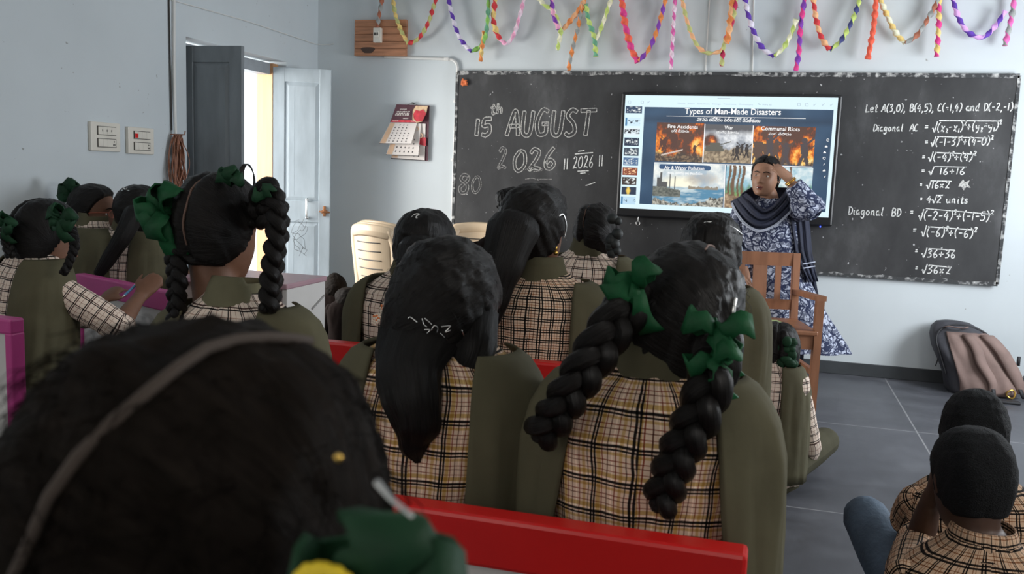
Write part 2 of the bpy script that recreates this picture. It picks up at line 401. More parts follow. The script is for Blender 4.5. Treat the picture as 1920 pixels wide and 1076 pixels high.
# ------------------------------------------------------------------ writing in chalk strokes
G = {
 'L': [[(.05, 1), (0, .05), (.1, .0), (.42, .06)]], 'e': [[(.05, .3), (.3, .36), (.32, .52), (.18, .6), (.03, .4), (.06, .1), (.2, 0), (.36, .1)]],
 't': [[(.18, .95), (.14, .1), (.22, 0), (.32, .06)], [(.0, .62), (.34, .64)]],
 'A': [[(0, 0), (.2, .8), (.3, .95), (.38, .6), (.45, 0)], [(.08, .36), (.46, .38)]], '(': [[(.25, 1.1), (.08, .75), (.05, .3), (.2, -.12)]], ')': [[(.02, 1.1), (.2, .78), (.22, .3), (.04, -.14)]],
 '3': [[(.03, .9), (.25, .97), (.33, .78), (.14, .55), (.35, .4), (.3, .08), (.03, .02)]], ',': [[(.1, .08), (.12, -.08), (.02, -.25)]],
 '0': [[(.2, .95), (.03, .6), (.06, .15), (.22, .0), (.4, .3), (.36, .8), (.2, .95)]], 'B': [[(.06, 0), (.08, .95), (.34, .9), (.34, .6), (.1, .5), (.4, .42), (.38, .06), (.04, 0)]],
 '4': [[(.26, .95), (.03, .4), (.42, .42)], [(.32, .7), (.28, -.05)]], '5': [[(.4, .95), (.1, .93), (.07, .55), (.32, .56), (.36, .2), (.2, 0), (.02, .06)]],
 'C': [[(.4, .85), (.2, .97), (.03, .55), (.1, .08), (.4, .08)]], '-': [[(.03, .45), (.34, .47)]], '1': [[(.12, .95), (.1, 0)]],
 'a': [[(.33, .52), (.15, .6), (.02, .3), (.14, .02), (.32, .3), (.34, .58), (.33, .1), (.42, .02)]], 'n': [[(.04, .58), (.05, 0)], [(.05, .38), (.2, .6), (.3, .5), (.31, .05), (.4, .03)]],
 'd': [[(.32, .5), (.14, .6), (.02, .28), (.14, .0), (.32, .26)], [(.36, 1), (.32, .1), (.42, .02)]], 'D': [[(.06, 0), (.08, .95)], [(.0, .93), (.3, .9), (.45, .5), (.3, .08), (.02, 0)]],
 '2': [[(.04, .78), (.16, .97), (.34, .8), (.22, .4), (.03, .03), (.2, .1), (.42, .02)]], 'i': [[(.1, .58), (.1, .08), (.2, .02)], [(.1, .82), (.12, .86)]],
 'g': [[(.33, .5), (.15, .6), (.03, .32), (.15, .08), (.32, .34)], [(.34, .58), (.3, -.25), (.12, -.38), (.02, -.2)]], 'o': [[(.18, .6), (.02, .32), (.16, 0), (.34, .28), (.2, .6)]],
 'l': [[(.14, 1.05), (.09, .5), (.09, .08), (.22, .02)]], '=': [[(.03, .62), (.36, .64)], [(.03, .34), (.36, .36)]],
 'x': [[(.03, .62), (.1, .58), (.26, .02), (.36, .02)], [(.36, .62), (.05, .0)]], 'y': [[(.03, .6), (.06, .3), (.2, .26), (.32, .55)], [(.34, .6), (.26, -.1), (.1, -.3)]],
 '+': [[(.2, .75), (.19, .1)], [(.0, .42), (.4, .44)]], '6': [[(.3, .97), (.08, .5), (.08, .1), (.24, 0), (.36, .22), (.22, .42), (.08, .26)]],
 'u': [[(.03, .58), (.04, .1), (.18, .02), (.3, .3), (.32, .58), (.32, .1), (.42, .03)]], 's': [[(.28, .55), (.1, .6), (.06, .42), (.26, .22), (.2, .02), (.0, .04)]],
 '*': [[(.04, .6), (.34, .1)], [(.34, .62), (.02, .08)]], 'v': [[(-.05, .35), (.06, .42), (.2, -.05), (.38, 1.18)]], '|': [[(.06, .9), (.1, 0)]],
 'U': [[(.06, .95), (.05, .2), (.2, 0), (.36, .16), (.42, .95)]], 'S': [[(.4, .9), (.2, .98), (.06, .75), (.3, .45), (.36, .15), (.16, 0), (.0, .1)]],
 'T': [[(.0, .95), (.6, .97)], [(.3, .95), (.26, 0)]], 'G': [[(.46, .92), (.22, .98), (.04, .5), (.14, .06), (.4, .1), (.42, .45)], [(.24, .45), (.5, .45)]],
 'h': [[(.06, 1.0), (.06, 0)], [(.06, .35), (.2, .55), (.32, .45), (.33, 0)]], '8': [[(.36, .88), (.16, .97), (.06, .74), (.34, .4), (.3, .05), (.1, .02), (.04, .3), (.3, .6), (.38, .85)]],
}
WID = {'i': .26, '1': .26, ',': .22, '(': .3, ')': .3, 'l': .28, 't': .36, 'v': .42, ' ': .34, '-': .42, '|': .22, 'T': .62, 'A': .52, 'G': .56, 'U': .5, 's': .36}
YB = W-.030                                              # face of the blackboard
rng = random.Random(5)
def stroke_poly(mb, pts, w, Y, jit=.0):
    """a flat chalk stroke on the board, pts in (x, z)"""
    if len(pts) > 2:
        P, _ = resample([Vector((p[0], 0, p[1])) for p in pts], 1.0, 4)
    else: P = [Vector((p[0], 0, p[1])) for p in pts]
    k = len(P); L, Rr = [], []
    for i, p in enumerate(P):
        t = (P[min(i+1, k-1)]-P[max(0, i-1)]); t = t.normalized() if t.length > 1e-7 else Vector((1, 0, 0))
        nn = Vector((-t.z, 0, t.x))*(w/2*(1+rng.uniform(-.25, .25)))
        L.append(p+nn); Rr.append(p-nn)
    v = []
    for a, b in zip(L, Rr): v += [(a.x, Y, a.z), (b.x, Y, b.z)]
    mb.add(v, [(2*i, 2*i+1, 2*i+3, 2*i+2) for i in range(k-1)])
def chalk_text(mb, s, p0, p1, hpx, w=.0065, outline=0, Y=None):
    """s written from pixel p0 to pixel p1 (baseline), on the board; ^..; raises, _..; lowers"""
    Y = Y or YB-.0015
    a, b = onY(*p0, Y), onY(*p1, Y); h = (onY(p0[0], p0[1]-hpx, Y)-a).length
    x = 0; items = []; sc = 1; dy = 0
    for c in s:
        if c == '^': sc, dy = .55, .62; continue
        if c == '_': sc, dy = .5, -.18; continue
        if c == ';': sc, dy = 1, 0; continue
        if c != ' ': items.append((c, x, sc, dy))
        x += (WID.get(c, .48)+.06)*sc
    tot = x*h; d = b-a; k = d.length/tot
    for c, x0, sc, dy in items:
        for st in G[c]:
            pts = []
            for q in st:
                u = (x0+q[0]*sc)*h*k; q_ = a+d*(u/d.length)
                pts.append((q_.x+rng.uniform(-1, 1)*.0012+.12*(q[1]*sc+dy)*h*.4, q_.z+(q[1]*sc+dy)*h))
            if outline:
                P, _ = resample([Vector((p[0], 0, p[1])) for p in pts], 1.0, 5)
                Lf, Rt = [], []
                for i, p in enumerate(P):
                    t = (P[min(i+1, len(P)-1)]-P[max(0, i-1)]).normalized(); nn = Vector((-t.z, 0, t.x))*outline/2
                    Lf.append(((p+nn).x, (p+nn).z)); Rt.append(((p-nn).x, (p-nn).z))
                loop = Lf+Rt[::-1]+[Lf[0]]
                stroke_poly(mb, Lf, w, Y); stroke_poly(mb, Rt, w, Y); stroke_poly(mb, [Lf[0], Rt[0]], w, Y); stroke_poly(mb, [Lf[-1], Rt[-1]], w, Y)
            else: stroke_poly(mb, pts, w, Y)
def pxline(mb, pts, w=.0065): stroke_poly(mb, [(onY(*p, YB).x, onY(*p, YB).z) for p in pts], w, YB-.0015)
def chalk_mat(name, c, hole):
    m, t, b = nt(name); tc = N(t, 'ShaderNodeTexCoord'); nz = N(t, 'ShaderNodeTexNoise'); nz.inputs['Scale'].default_value = 130
    t.links.new(tc.outputs['Object'], nz.inputs['Vector'])
    r = ramp(t, [(hole, (.10, .10, .11)), (hole+.14, c)]); t.links.new(nz.outputs['Fac'], r.inputs[0]); t.links.new(r.outputs[0], b.inputs['Base Color'])
    b.inputs['Roughness'].default_value = .95; b.inputs['Specular IOR Level'].default_value = .05; return m
M['chalk'] = chalk_mat('white_chalk', (.82, .82, .80), .30)
M['chalk_faint'] = chalk_mat('rubbed_chalk', (.40, .39, .37), .42)
M['chalk_mid'] = chalk_mat('grey_chalk', (.62, .61, .58), .36)

def board_mat():
    m, t, b = nt('blackboard'); tc = N(t, 'ShaderNodeTexCoord')
    nz = N(t, 'ShaderNodeTexNoise'); nz.inputs['Scale'].default_value = 2.2; nz.inputs['Detail'].default_value = 9; nz.inputs['Roughness'].default_value = .62
    mp = N(t, 'ShaderNodeMapping'); mp.inputs['Scale'].default_value = (1.6, 1, .8); mp.inputs['Rotation'].default_value = (0, .5, 0)
    t.links.new(tc.outputs['Object'], mp.inputs[0]); t.links.new(mp.outputs[0], nz.inputs['Vector'])
    r = ramp(t, [(.30, (.034, .034, .036)), (.55, (.055, .055, .057)), (.72, (.10, .10, .103))])
    t.links.new(nz.outputs['Fac'], r.inputs[0])
    n2 = N(t, 'ShaderNodeTexNoise'); n2.inputs['Scale'].default_value = 38; n2.inputs['Detail'].default_value = 2
    t.links.new(tc.outputs['Object'], n2.inputs['Vector']); r2 = ramp(t, [(.74, (0, 0, 0)), (.78, (.5, .5, .5))]); t.links.new(n2.outputs['Fac'], r2.inputs[0])
    mx = N(t, 'ShaderNodeMix', data_type='RGBA', blend_type='ADD'); mx.inputs['Factor'].default_value = 1
    t.links.new(r.outputs[0], mx.inputs['A']); t.links.new(r2.outputs[0], mx.inputs['B']); t.links.new(mx.outputs['Result'], b.inputs['Base Color'])
    b.inputs['Roughness'].default_value = .62; b.inputs['Specular IOR Level'].default_value = .3
    return m
M['board'] = board_mat()
def chipped():
    m, t, b = nt('chipped_edge'); tc = N(t, 'ShaderNodeTexCoord'); nz = N(t, 'ShaderNodeTexNoise'); nz.inputs['Scale'].default_value = 34; nz.inputs['Detail'].default_value = 5
    t.links.new(tc.outputs['Object'], nz.inputs['Vector']); r = ramp(t, [(.48, (.055, .057, .06)), (.56, (.26, .26, .26)), (.70, (.60, .60, .58))]); t.links.new(nz.outputs['Fac'], r.inputs[0])
    t.links.new(r.outputs[0], b.inputs['Base Color']); b.inputs['Roughness'].default_value = .9; return m
M['chipped'] = chipped()
bt, bl, br_, bb = onY(1300, 138, YB), onY(856, 200, YB), onY(1892, 330, YB), onY(1700, 522.5, YB)
BX0, BX1, BZ0, BZ1 = bl.x, br_.x, bb.z, bt.z
board = tag(MB().box((BX0, YB, BZ0), (BX1, W-.0005, BZ1)).build('blackboard', 'board', smooth=False), 'long black chalkboard covering most of the front wall', 'blackboard')
m = MB(); r9 = random.Random(2)
for (x0, x1, z, n_) in ((BX0, BX1, BZ1, 60), (BX0, BX1, BZ0, 60)):
    xs = [x0+(x1-x0)*i/n_ for i in range(n_+1)]
    v = []
    for x in xs:
        j = r9.uniform(.006, .02); v += [(x, YB-.004, z+(-j if z == BZ1 else -.012)), (x, YB-.004, z+(.012 if z == BZ1 else j))]
    m.add(v, [(2*i, 2*i+2, 2*i+3, 2*i+1) for i in range(n_)])
    v2 = [(p[0], YB+.01, p[2]) for p in v]; o_ = len(m.v)
    m.add(v+v2, [(2*i+1, 2*i+3, 2*i+3+len(v), 2*i+1+len(v)) for i in range(n_)]+[(2*i, 2*i+len(v), 2*i+2+len(v), 2*i+2) for i in range(n_)])
for x in (BX0, BX1): m.box((x-.012, YB-.004, BZ0), (x+.008, YB+.01, BZ1))
m.build('chipped_edge', 'chipped', board, smooth=False)
m = MB()
chalk_text(m, 'Let A(3,0), B(4,5), C(-1,4) and D(-2,-1)', (1623, 210), (1900, 207), 14)
m.build('chalk_line', 'chalk', board, smooth=False); m = MB()
chalk_text(m, 'Diagonal  AC', (1637, 246), (1722, 246), 13); chalk_text(m, '=', (1733, 244), (1743, 244), 13)
chalk_text(m, 'v(x_2;-x_1;)^2;+(y_2;-y_1;)^2', (1748, 247), (1878, 243), 16); pxline(m, [(1761, 226), (1878, 227)])
m.build('chalk_line', 'chalk', board, smooth=False); m = MB()
chalk_text(m, '=', (1733, 272), (1742, 272), 12); chalk_text(m, 'v(-1-3)^2;+(4-0)^2', (1745, 274), (1862, 271), 15); pxline(m, [(1757, 256), (1852, 259)])
m.build('chalk_line', 'chalk', board, smooth=False); m = MB()
chalk_text(m, '=', (1728, 300), (1737, 300), 12); chalk_text(m, 'v(-4)^2;+(4)^2', (1740, 302), (1830, 301), 15); pxline(m, [(1753, 286), (1826, 289)])
m.build('chalk_line', 'chalk', board, smooth=False); m = MB()
chalk_text(m, '=', (1727, 325), (1736, 325), 10); chalk_text(m, 'v 16+16', (1741, 327), (1811, 327), 13); pxline(m, [(1753, 312), (1812, 313)])
m.build('chalk_line', 'chalk', board, smooth=False); m = MB()
chalk_text(m, '=', (1723, 351), (1731, 351), 10); chalk_text(m, 'v16*2', (1737, 353), (1782, 353), 13); pxline(m, [(1747, 339), (1784, 340)])
m.build('chalk_line', 'chalk', board, smooth=False); m = MB()
chalk_text(m, '=', (1724, 378), (1731, 378), 10); chalk_text(m, '4v2 units', (1737, 380), (1816, 381), 13); pxline(m, [(1757, 366), (1768, 366)])
m.build('chalk_line', 'chalk', board, smooth=False); m = MB()
chalk_text(m, 'Diagonal  BD', (1590, 402), (1690, 406), 15); chalk_text(m, '=', (1705, 404), (1714, 404), 13)
chalk_text(m, 'v(-2-4)^2;+(-1-5)^2', (1722, 412), (1862, 414), 17); pxline(m, [(1736, 391), (1862, 402)])
m.build('chalk_line', 'chalk', board, smooth=False); m = MB()
chalk_text(m, '=', (1711, 437), (1720, 437), 12); chalk_text(m, 'v(-6)^2;+(-6)^2', (1727, 442), (1831, 446), 17); pxline(m, [(1740, 425), (1826, 431)])
m.build('chalk_line', 'chalk', board, smooth=False); m = MB()
chalk_text(m, '=', (1715, 476), (1722, 476), 12); chalk_text(m, 'v36+36', (1728, 482), (1793, 484), 15); pxline(m, [(1741, 466), (1790, 469)])
m.build('chalk_line', 'chalk', board, smooth=False); m = MB()
chalk_text(m, '=', (1715, 508), (1722, 508), 12); chalk_text(m, 'v36*2', (1728, 512), (1784, 514), 15); pxline(m, [(1741, 497), (1784, 501)])
m.build('chalk_line', 'chalk', board, smooth=False)
m = MB()
chalk_text(m, '15', (889, 254), (925, 253), 32, .006, .026); chalk_text(m, 'th', (920, 214), (945, 212), 19, .006, .012)
chalk_text(m, 'AUGUST', (950, 254), (1118, 254), 48, .006, .026)
m.build('chalk_line', 'chalk_mid', board, smooth=False); m = MB()
chalk_text(m, '026', (962, 321), (1048, 315), 40, .006, .022); 
m.build('chalk_date_letters', 'chalk_mid', board, smooth=False)
m = MB(); chalk_text(m, '|| 2026 ||', (1056, 318), (1132, 311), 23, .0065)
pxline(m, [(1078, 289), (1112, 286)]); pxline(m, [(1084, 284), (1096, 282)]); pxline(m, [(1083, 321), (1104, 320)]); pxline(m, [(1088, 325), (1098, 324)]); pxline(m, [(1098, 348), (1116, 342)])
m.build('chalk_year', 'chalk', board, smooth=False)
m = MB(); chalk_text(m, '8', (860, 362), (884, 361), 35, .006, .02); chalk_text(m, '0', (884, 361), (904, 361), 32, .006, .014); chalk_text(m, '2', (933, 316), (953, 315), 40, .007, .016)
for p in (((985, 336), (1000, 334), (1010, 338)), ((1003, 336), (1035, 336)), ((985, 318), (1000, 312), (1018, 318), (1000, 322))): pxline(m, p, .006)
m.build('chalk_rubbed_marks', 'chalk_faint', board, smooth=False)
m = MB(); m.add([(onY(*q, YB).x, YB-.0012, onY(*q, YB).z) for q in ((1800, 343), (1806, 336), (1809, 342), (1818, 338), (1815, 346), (1820, 352), (1811, 351), (1807, 357), (1803, 351), (1797, 350))], [tuple(range(10))])
m.build('chipped_patch', 'chalk_mid', board, smooth=False)
# ------------------------------------------------------------------ interactive display
def emit_attr(name, strength):
    m, t, b = nt(name); a = N(t, 'ShaderNodeAttribute'); a.attribute_name = 'paint'
    b.inputs['Base Color'].default_value = (.01, .01, .012, 1); b.inputs['Roughness'].default_value = .25
    t.links.new(a.outputs['Color'], b.inputs['Emission Color']); b.inputs['Emission Strength'].default_value = strength; return m
M['screen_paint'] = emit_attr('screen_picture', 1.0)
def glow(name, c, s=1.0):
    m, t, b = nt(name); b.inputs['Base Color'].default_value = (.01, .01, .01, 1); b.inputs['Emission Color'].default_value = (*c, 1); b.inputs['Emission Strength'].default_value = s; b.inputs['Roughness'].default_value = .25; return m
M['ui_white'] = glow('screen_pale_blue', (.70, .88, .96), 1.0); M['ui_text'] = glow('screen_white', (1, 1, 1), 1.0)
M['ui_grey'] = glow('screen_grey', (.34, .42, .5)); M['ui_label'] = glow('screen_label_blue', (.035, .085, .19)); M['ui_dark'] = glow('screen_dark', (.03, .035, .05))
M['bezel'] = mat('black_bezel', (.012, .012, .014), .3, .05)
YS = W-.098
def Z7(zx, zy): return (1150+zx*.26027, 160+zy*.26027)
def scr(zx, zy, Y=YS): return onY(*Z7(zx, zy), Y)
def quad_rect(zx0, zy0, zx1, zy1):
    a, b = scr(zx0, zy0), scr(zx1, zy1); return a.x, b.x, b.z, a.z
c = [scr(62, 50), scr(1655, 66), scr(1575, 1035), scr(12, 925)]
tx0, tx1 = (c[0].x+c[3].x)/2, (c[1].x+c[2].x)/2; tz1, tz0 = (c[0].z+c[1].z)/2, (c[2].z+c[3].z)/2
disp = tag(MB().box((tx0, YS+.006, tz0), (tx1, YB-.0005, tz1), bev=.012).build('interactive_display', 'bezel', smooth=False), 'large black framed flat screen lit with a disasters slide, mounted on the chalkboard', 'screen')
c = [scr(90, 72), scr(1626, 86), scr(1545, 955), scr(43, 880)]
sx0, sx1 = (c[0].x+c[3].x)/2, (c[1].x+c[2].x)/2; sz1, sz0 = (c[0].z+c[1].z)/2, (c[2].z+c[3].z)/2
MB().box((sx0, YS+.002, sz0), (sx1, YS+.0075, sz1)).build('lit_screen', 'ui_white', disp, smooth=False)
hom = None
def uvz(zx, zy):
    """zoom pixel -> (u, v) on the lit screen by the inverse bilinear map of its corners"""
    u = v = .5
    P = [(90, 72), (1626, 86), (1545, 955), (43, 880)]
    for _ in range(12):
        x = (1-u)*(1-v)*P[0][0]+u*(1-v)*P[1][0]+u*v*P[2][0]+(1-u)*v*P[3][0]; y = (1-u)*(1-v)*P[0][1]+u*(1-v)*P[1][1]+u*v*P[2][1]+(1-u)*v*P[3][1]
        u += (zx-x)/1500; v += (zy-y)/830
    return u, v
def sxz(u, v): return sx0+(sx1-sx0)*u, sz1+(sz0-sz1)*v
def fbm(x, y, s=1, o=4): return mnoise.fractal(Vector((x*s, y*s, 3.7)), .6, 2.0, o)
def paint(name, u0, v0, u1, v1, fn, nx=90, ny=60, dy=.0005, parent=None):
    x0, z0 = sxz(u0, v1); x1, z1 = sxz(u1, v0); v = []; cols = []
    asp = (x1-x0)/(z1-z0)
    for j in range(ny+1):
        for i in range(nx+1):
            u, w = i/nx, j/ny; v.append((x0+(x1-x0)*u, YS-dy, z0+(z1-z0)*w)); cols += [*fn(u, w, asp), 1]
    f = [(j*(nx+1)+i, j*(nx+1)+i+1, (j+1)*(nx+1)+i+1, (j+1)*(nx+1)+i) for j in range(ny) for i in range(nx)]
    o = MB().add(v, f).build(name, 'screen_paint', parent or disp)
    a = o.data.color_attributes.new('paint', 'FLOAT_COLOR', 'POINT'); a.data.foreach_set('color', cols); return o
def mixc(a, b, t): t = min(1, max(0, t)); return tuple(p+(q-p)*t for p, q in zip(a, b))
def fire(u, v, asp, seed=0, ground=.28):
    n = fbm(u*asp*3+seed, v*2.2-seed, 1.6, 5)+.5*fbm(u*asp*9+seed, v*5, 1, 3); h = .95-v+.55*n+.25*math.sin(u*7+seed)
    c = (.10, .045, .03)
    c = mixc(c, (.42, .08, .012), (h-.18)*3); c = mixc(c, (.85, .24, .025), (h-.42)*3); c = mixc(c, (1, .56, .12), (h-.72)*3.2); c = mixc(c, (1, .85, .45), (h-1.08)*2.5)
    g = ground+.12*fbm(u*asp*5+seed, seed, 1, 4)
    d = (.07, .05, .04) if fbm(u*asp*14, v*18, 1, 3) < .1 else (.22, .15, .09)
    return mixc(c, d, (g-v)*14)
def figs(u, v, asp, ppl, c, col=(.035, .028, .028)):
    for (x, y, s, a) in ppl:
        dx, dy = (u-x)*asp/s, (v-y)/s
        if (dx**2+(dy-.92)**2 < .012) or (abs(dx+.12*(dy-.6)*a) < .13 and .42 < dy < .82) or (abs(abs(dx)-.35*(.45-dy)) < .06 and 0 < dy < .45) or (abs(dy-.72-a*dx*.9) < .05 and 0 < dx*(1 if a > 0 else -1) < .5): return col
    return c
R7 = random.Random(8)
crowd = [(R7.uniform(0, 1), R7.uniform(.05, .2), R7.uniform(.30, .5), R7.choice((-1, 1, .6))) for _ in range(13)]
crowd1 = [(R7.uniform(.05, .5), R7.uniform(.22, .34), R7.uniform(.25, .4), R7.choice((-1, 1))) for _ in range(6)]
def p_fire(u, v, a):
    c = figs(u, v, a, crowd1+[(.82, .16, .28, 1)], fire(u, v, a, 1, .26), (.09, .04, .03))
    if abs(v-(.16+.42*max(0, u-.12)*.8)) < .02 and .12 < u < .58: c = (.62, .52, .46)
    return c
def p_war(u, v, a):
    n = fbm(u*a*2+5, v*2.4, 1.3, 5); s = mixc((.30, .33, .38), (.82, .84, .86), .5+.9*n+.4*(v-.5))
    s = mixc(s, (.10, .10, .11), (v-.70)*6+fbm(u*6, 2)*.2)
    s = mixc(s, fire(u, v+.15, a, 4, 0), 1.6*max(0, 1-((u-.13)/.2)**2-((v-.56)/.24)**2))
    g = .42+.08*fbm(u*a*5, 1, 1, 3); gc = mixc((.16, .12, .08), (.46, .36, .24), .5+fbm(u*a*12, v*14, 1, 3)); c = mixc(s, gc, (g-v)*16)
    tx, ty = u, v
    if (.03 < tx < .40 and .34 < ty < .44) or (.12 < tx < .33 and .42 < ty < .52) or (abs(ty-(.45+(tx-.3)*.42)) < .013 and .3 < tx < .56) or (.02 < tx < .42 and abs(ty-.33) < .035): c = (.11, .105, .085)
    return figs(u, v, a, [(.70, .08, .38, 1), (.80, .2, .3, -1), (.9, .14, .36, 1), (.62, .18, .2, 1)], c)
def p_riot(u, v, a): return figs(u, v, a, [(.28, .12, .66, 1), (.55, .02, .55, -1), (.84, .0, .7, 1)], figs(u, v, a, crowd, fire(u, v, a, 7, .1), (.10, .06, .045)), (.075, .06, .065))
def p_water(u, v, a):
    n = fbm(u*a*2+9, v*2.2, 1.3, 5); s = mixc((.40, .50, .58), (.90, .92, .86), .45+.8*n)
    s = mixc(s, (.98, .93, .72), 1-((u-.38)**2*9+(v-.55)**2*30)); s = mixc(s, (.40, .36, .32), .8-((u-.68)**2*14+(v-.66)**2*22)+.5*n)
    w = mixc((.10, .26, .40), (.62, .72, .74), .4+.9*fbm(u*a*3, v*16, 1, 3)-abs(u-.45)); c = mixc(s, w, (.46-v)*30)
    if v > .40 and v < .50 and .5 < u < .92 and v < .47+.03*fbm(u*20, 3): c = (.30, .26, .2)
    for (x, w_, h) in ((.11, .016, .78), (.075, .018, .66), (.24, .008, .76), (.31, .009, .7), (.155, .05, .56)):
        if abs(u-x) < w_ and .3 < v < h: c = (.10, .10, .10)
    if u < .4 and v < .44-.3*max(0, u-.15) and v > .2: c = mixc((.09, .10, .09), (.2, .21, .18), .5+fbm(u*30, v*30, 1, 2))
    e = .06+.42*max(0, u-.52)+.30*max(0, .3-u)
    if v < e+.07*fbm(u*a*8, v*8, 1, 3): c = mixc((.09, .085, .07), (.62, .60, .52), .42+1.1*fbm(u*a*16, v*18, 1, 3))
    return c
def p_wood(u, v, a):
    n = fbm(u*a*2+15, v*2.4, 1.3, 5); c = mixc((.30, .52, .62), (.86, .9, .88), .4+.8*n+(v-.7)); c = mixc(c, (.14, .28, .19), (.62+.16*fbm(u*a*3, 5, 1, 4)-v)*8)
    c = mixc(c, (.22, .36, .12), (.42-v)*9)
    for x, w_ in ((.04, .012), (.09, .02), (.15, .011), (.2, .016), (.62, .006), (.74, .01)):
        if abs(u-x-.01*math.sin(v*9)) < w_ and v > .26: c = (.17, .10, .06)
    if v < .30+.08*fbm(u*a*6, 4, 1, 3): c = mixc((.16, .10, .06), (.52, .38, .24), .45+fbm(u*a*10, v*16, 1, 3))
    return c
def p_slide(u, v, a): return mixc(mixc((.020, .048, .095), (.055, .115, .20), .5+.6*fbm(u*3, v*2, 1, 3)), (.013, .022, .042), (abs(v-.88)-.02)*-8+.3)
def rect(*z):
    a, b = uvz(z[0], z[1]), uvz(z[2], z[3]); return a[0], a[1], b[0], b[1]
sl = rect(236, 156, 1526, 915); sl = (sl[0], sl[1], uvz(1592, 172)[0]*.5+uvz(1526, 915)[0]*.5, uvz(900, 885)[1])
paint('slide', *sl, p_slide, 60, 40, .0002)
def pic(name, P, fn, nx, ny):
    uu = [uvz(*p) for p in P]; paint(name, (uu[0][0]+uu[3][0])/2, (uu[0][1]+uu[1][1])/2, (uu[1][0]+uu[2][0])/2, (uu[2][1]+uu[3][1])/2, fn, nx, ny, .0012)
pic('slide_picture', [(330, 262), (682, 274), (664, 552), (312, 545)], p_fire, 110, 80)
pic('slide_picture', [(688, 275), (1030, 286), (1014, 560), (670, 552)], p_war, 110, 80)
pic('slide_picture', [(1036, 286), (1470, 300), (1445, 580), (1020, 563)], p_riot, 120, 80)
pic('slide_picture', [(306, 556), (826, 572), (812, 878), (288, 858)], p_water, 140, 80)
pic('slide_picture', [(836, 574), (1442, 590), (1425, 908), (822, 880)], p_wood, 130, 70)
dv = MB()
def zbar(mb, a, b, w, Y=YS-.0018):
    p, q = uvz(*a), uvz(*b); p, q = sxz(*p), sxz(*q); stroke_poly(mb, [p, q], w, Y)
for a, b in (((685, 276), (666, 552)), ((1033, 287), (1017, 562)), ((308, 554), (1443, 585)), ((830, 572), (816, 880))): zbar(dv, a, b, .006)
zbar(dv, (400, 220), (1400, 236), .0025)
dv.build('slide_dividers', 'ui_text', disp, smooth=False)
lb = MB()
def zrect(mb, r, Y=YS-.0022):
    x0, z1 = sxz(r[0], r[1]); x1, z0 = sxz(r[2], r[3]); h = (z1-z0)/2*.9; pts = []
    for cx, a0 in ((x1-h, -90), (x0+h, 90)):
        for k in range(9):
            a = math.radians(a0+k*22.5); pts.append((cx+h*math.cos(a), Y, (z0+z1)/2+h/.9*math.sin(a)))
    mb.add(pts, [tuple(range(18))])
zrect(lb, rect(345, 564, 725, 612)); lb.build('slide_label', 'ui_label', disp, smooth=False)
def fit_text(name, s, a, b, h, Y, material, parent, offset=.0, mapf=None, ext=0.0):
    """flat lettering between two points in the (x, z) plane at depth Y, h = height of a capital"""
    cu = bpy.data.curves.new(name, 'FONT'); cu.body = s; cu.size = 1; cu.offset = offset; cu.extrude = ext; cu.resolution_u = 3
    o = bpy.data.objects.new(name, cu); C.objects.link(o); bpy.context.view_layer.update()
    dg = bpy.context.evaluated_depsgraph_get(); me = bpy.data.meshes.new_from_object(o.evaluated_get(dg)); bpy.data.objects.remove(o); bpy.data.curves.remove(cu)
    n = len(me.vertices); co = np.empty(n*3); me.vertices.foreach_get('co', co); co = co.reshape(-1, 3)
    if n:
        x0, x1 = co[:, 0].min(), co[:, 0].max(); kx = 1/max(x1-x0, 1e-6); ky = h/.70
        u = (co[:, 0]-x0)*kx; X = a[0]+(b[0]-a[0])*u; Z = a[1]+(b[1]-a[1])*u+co[:, 1]*ky
        co = np.stack([X, np.full(n, Y)-co[:, 2], Z], 1); me.vertices.foreach_set('co', co.ravel())
    me.materials.append(M[material]); o = bpy.data.objects.new(name, me); C.objects.link(o)
    if parent is not None: o.parent = parent
    return o
def ztext(name, s, a, b, hz, material='ui_text', off=.006):
    p, q = sxz(*uvz(*a)), sxz(*uvz(*b)); fit_text(name, s, p, q, hz*.26027*.00388, YS-.0026, material, disp, off)
ztext('slide_title', 'Types of Man-Made Disasters', (536, 204), (1228, 211), 40, off=.008)
ztext('slide_subtitle', '\u0c2e\u0c3e\u0c28\u0c35 \u0c24\u0c2a\u0c4d\u0c2a\u0c3f\u0c26\u0c02 \u0c35\u0c32\u0c4d\u0c32 \u0c15\u0c32\u0c3f\u0c17\u0c47 \u0c35\u0c3f\u0c2a\u0c24\u0c4d\u0c24\u0c41\u0c32\u0c41', (625, 256), (1083, 264), 25, off=.012)
ztext('slide_caption', 'Fire Accidents', (410, 304), (632, 311), 24, off=.01); ztext('slide_caption', 'War', (826, 314), (888, 316), 24, off=.01)
ztext('slide_caption', 'Communal Riots', (1088, 320), (1358, 327), 26, off=.01); ztext('slide_caption', 'Air & Water Pollution', (381, 602), (676, 609), 25, off=.01)
ztext('slide_caption', '\u0c05\u0c17\u0c4d\u0c28\u0c3f \u0c2a\u0c4d\u0c30\u0c2e\u0c3e\u0c26\u0c02', (436, 334), (566, 338), 17); ztext('slide_caption', '\u0c2f\u0c41\u0c26\u0c4d\u0c27 \u0c35\u0c3f\u0c28\u0c3e\u0c36\u0c28\u0c02', (765, 342), (930, 346), 15)
ztext('slide_caption', '\u0c2e\u0c24 \u0c35\u0c3f\u0c35\u0c3e\u0c26\u0c02', (1140, 353), (1298, 357), 17); ztext('slide_caption', '\u0c35\u0c3e\u0c2f\u0c41 \u0c2e\u0c30\u0c3f\u0c2f\u0c41 \u0c1c\u0c32 \u0c15\u0c3e\u0c32\u0c41\u0c37\u0c4d\u0c2f\u0c02', (400, 636), (662, 642), 17)
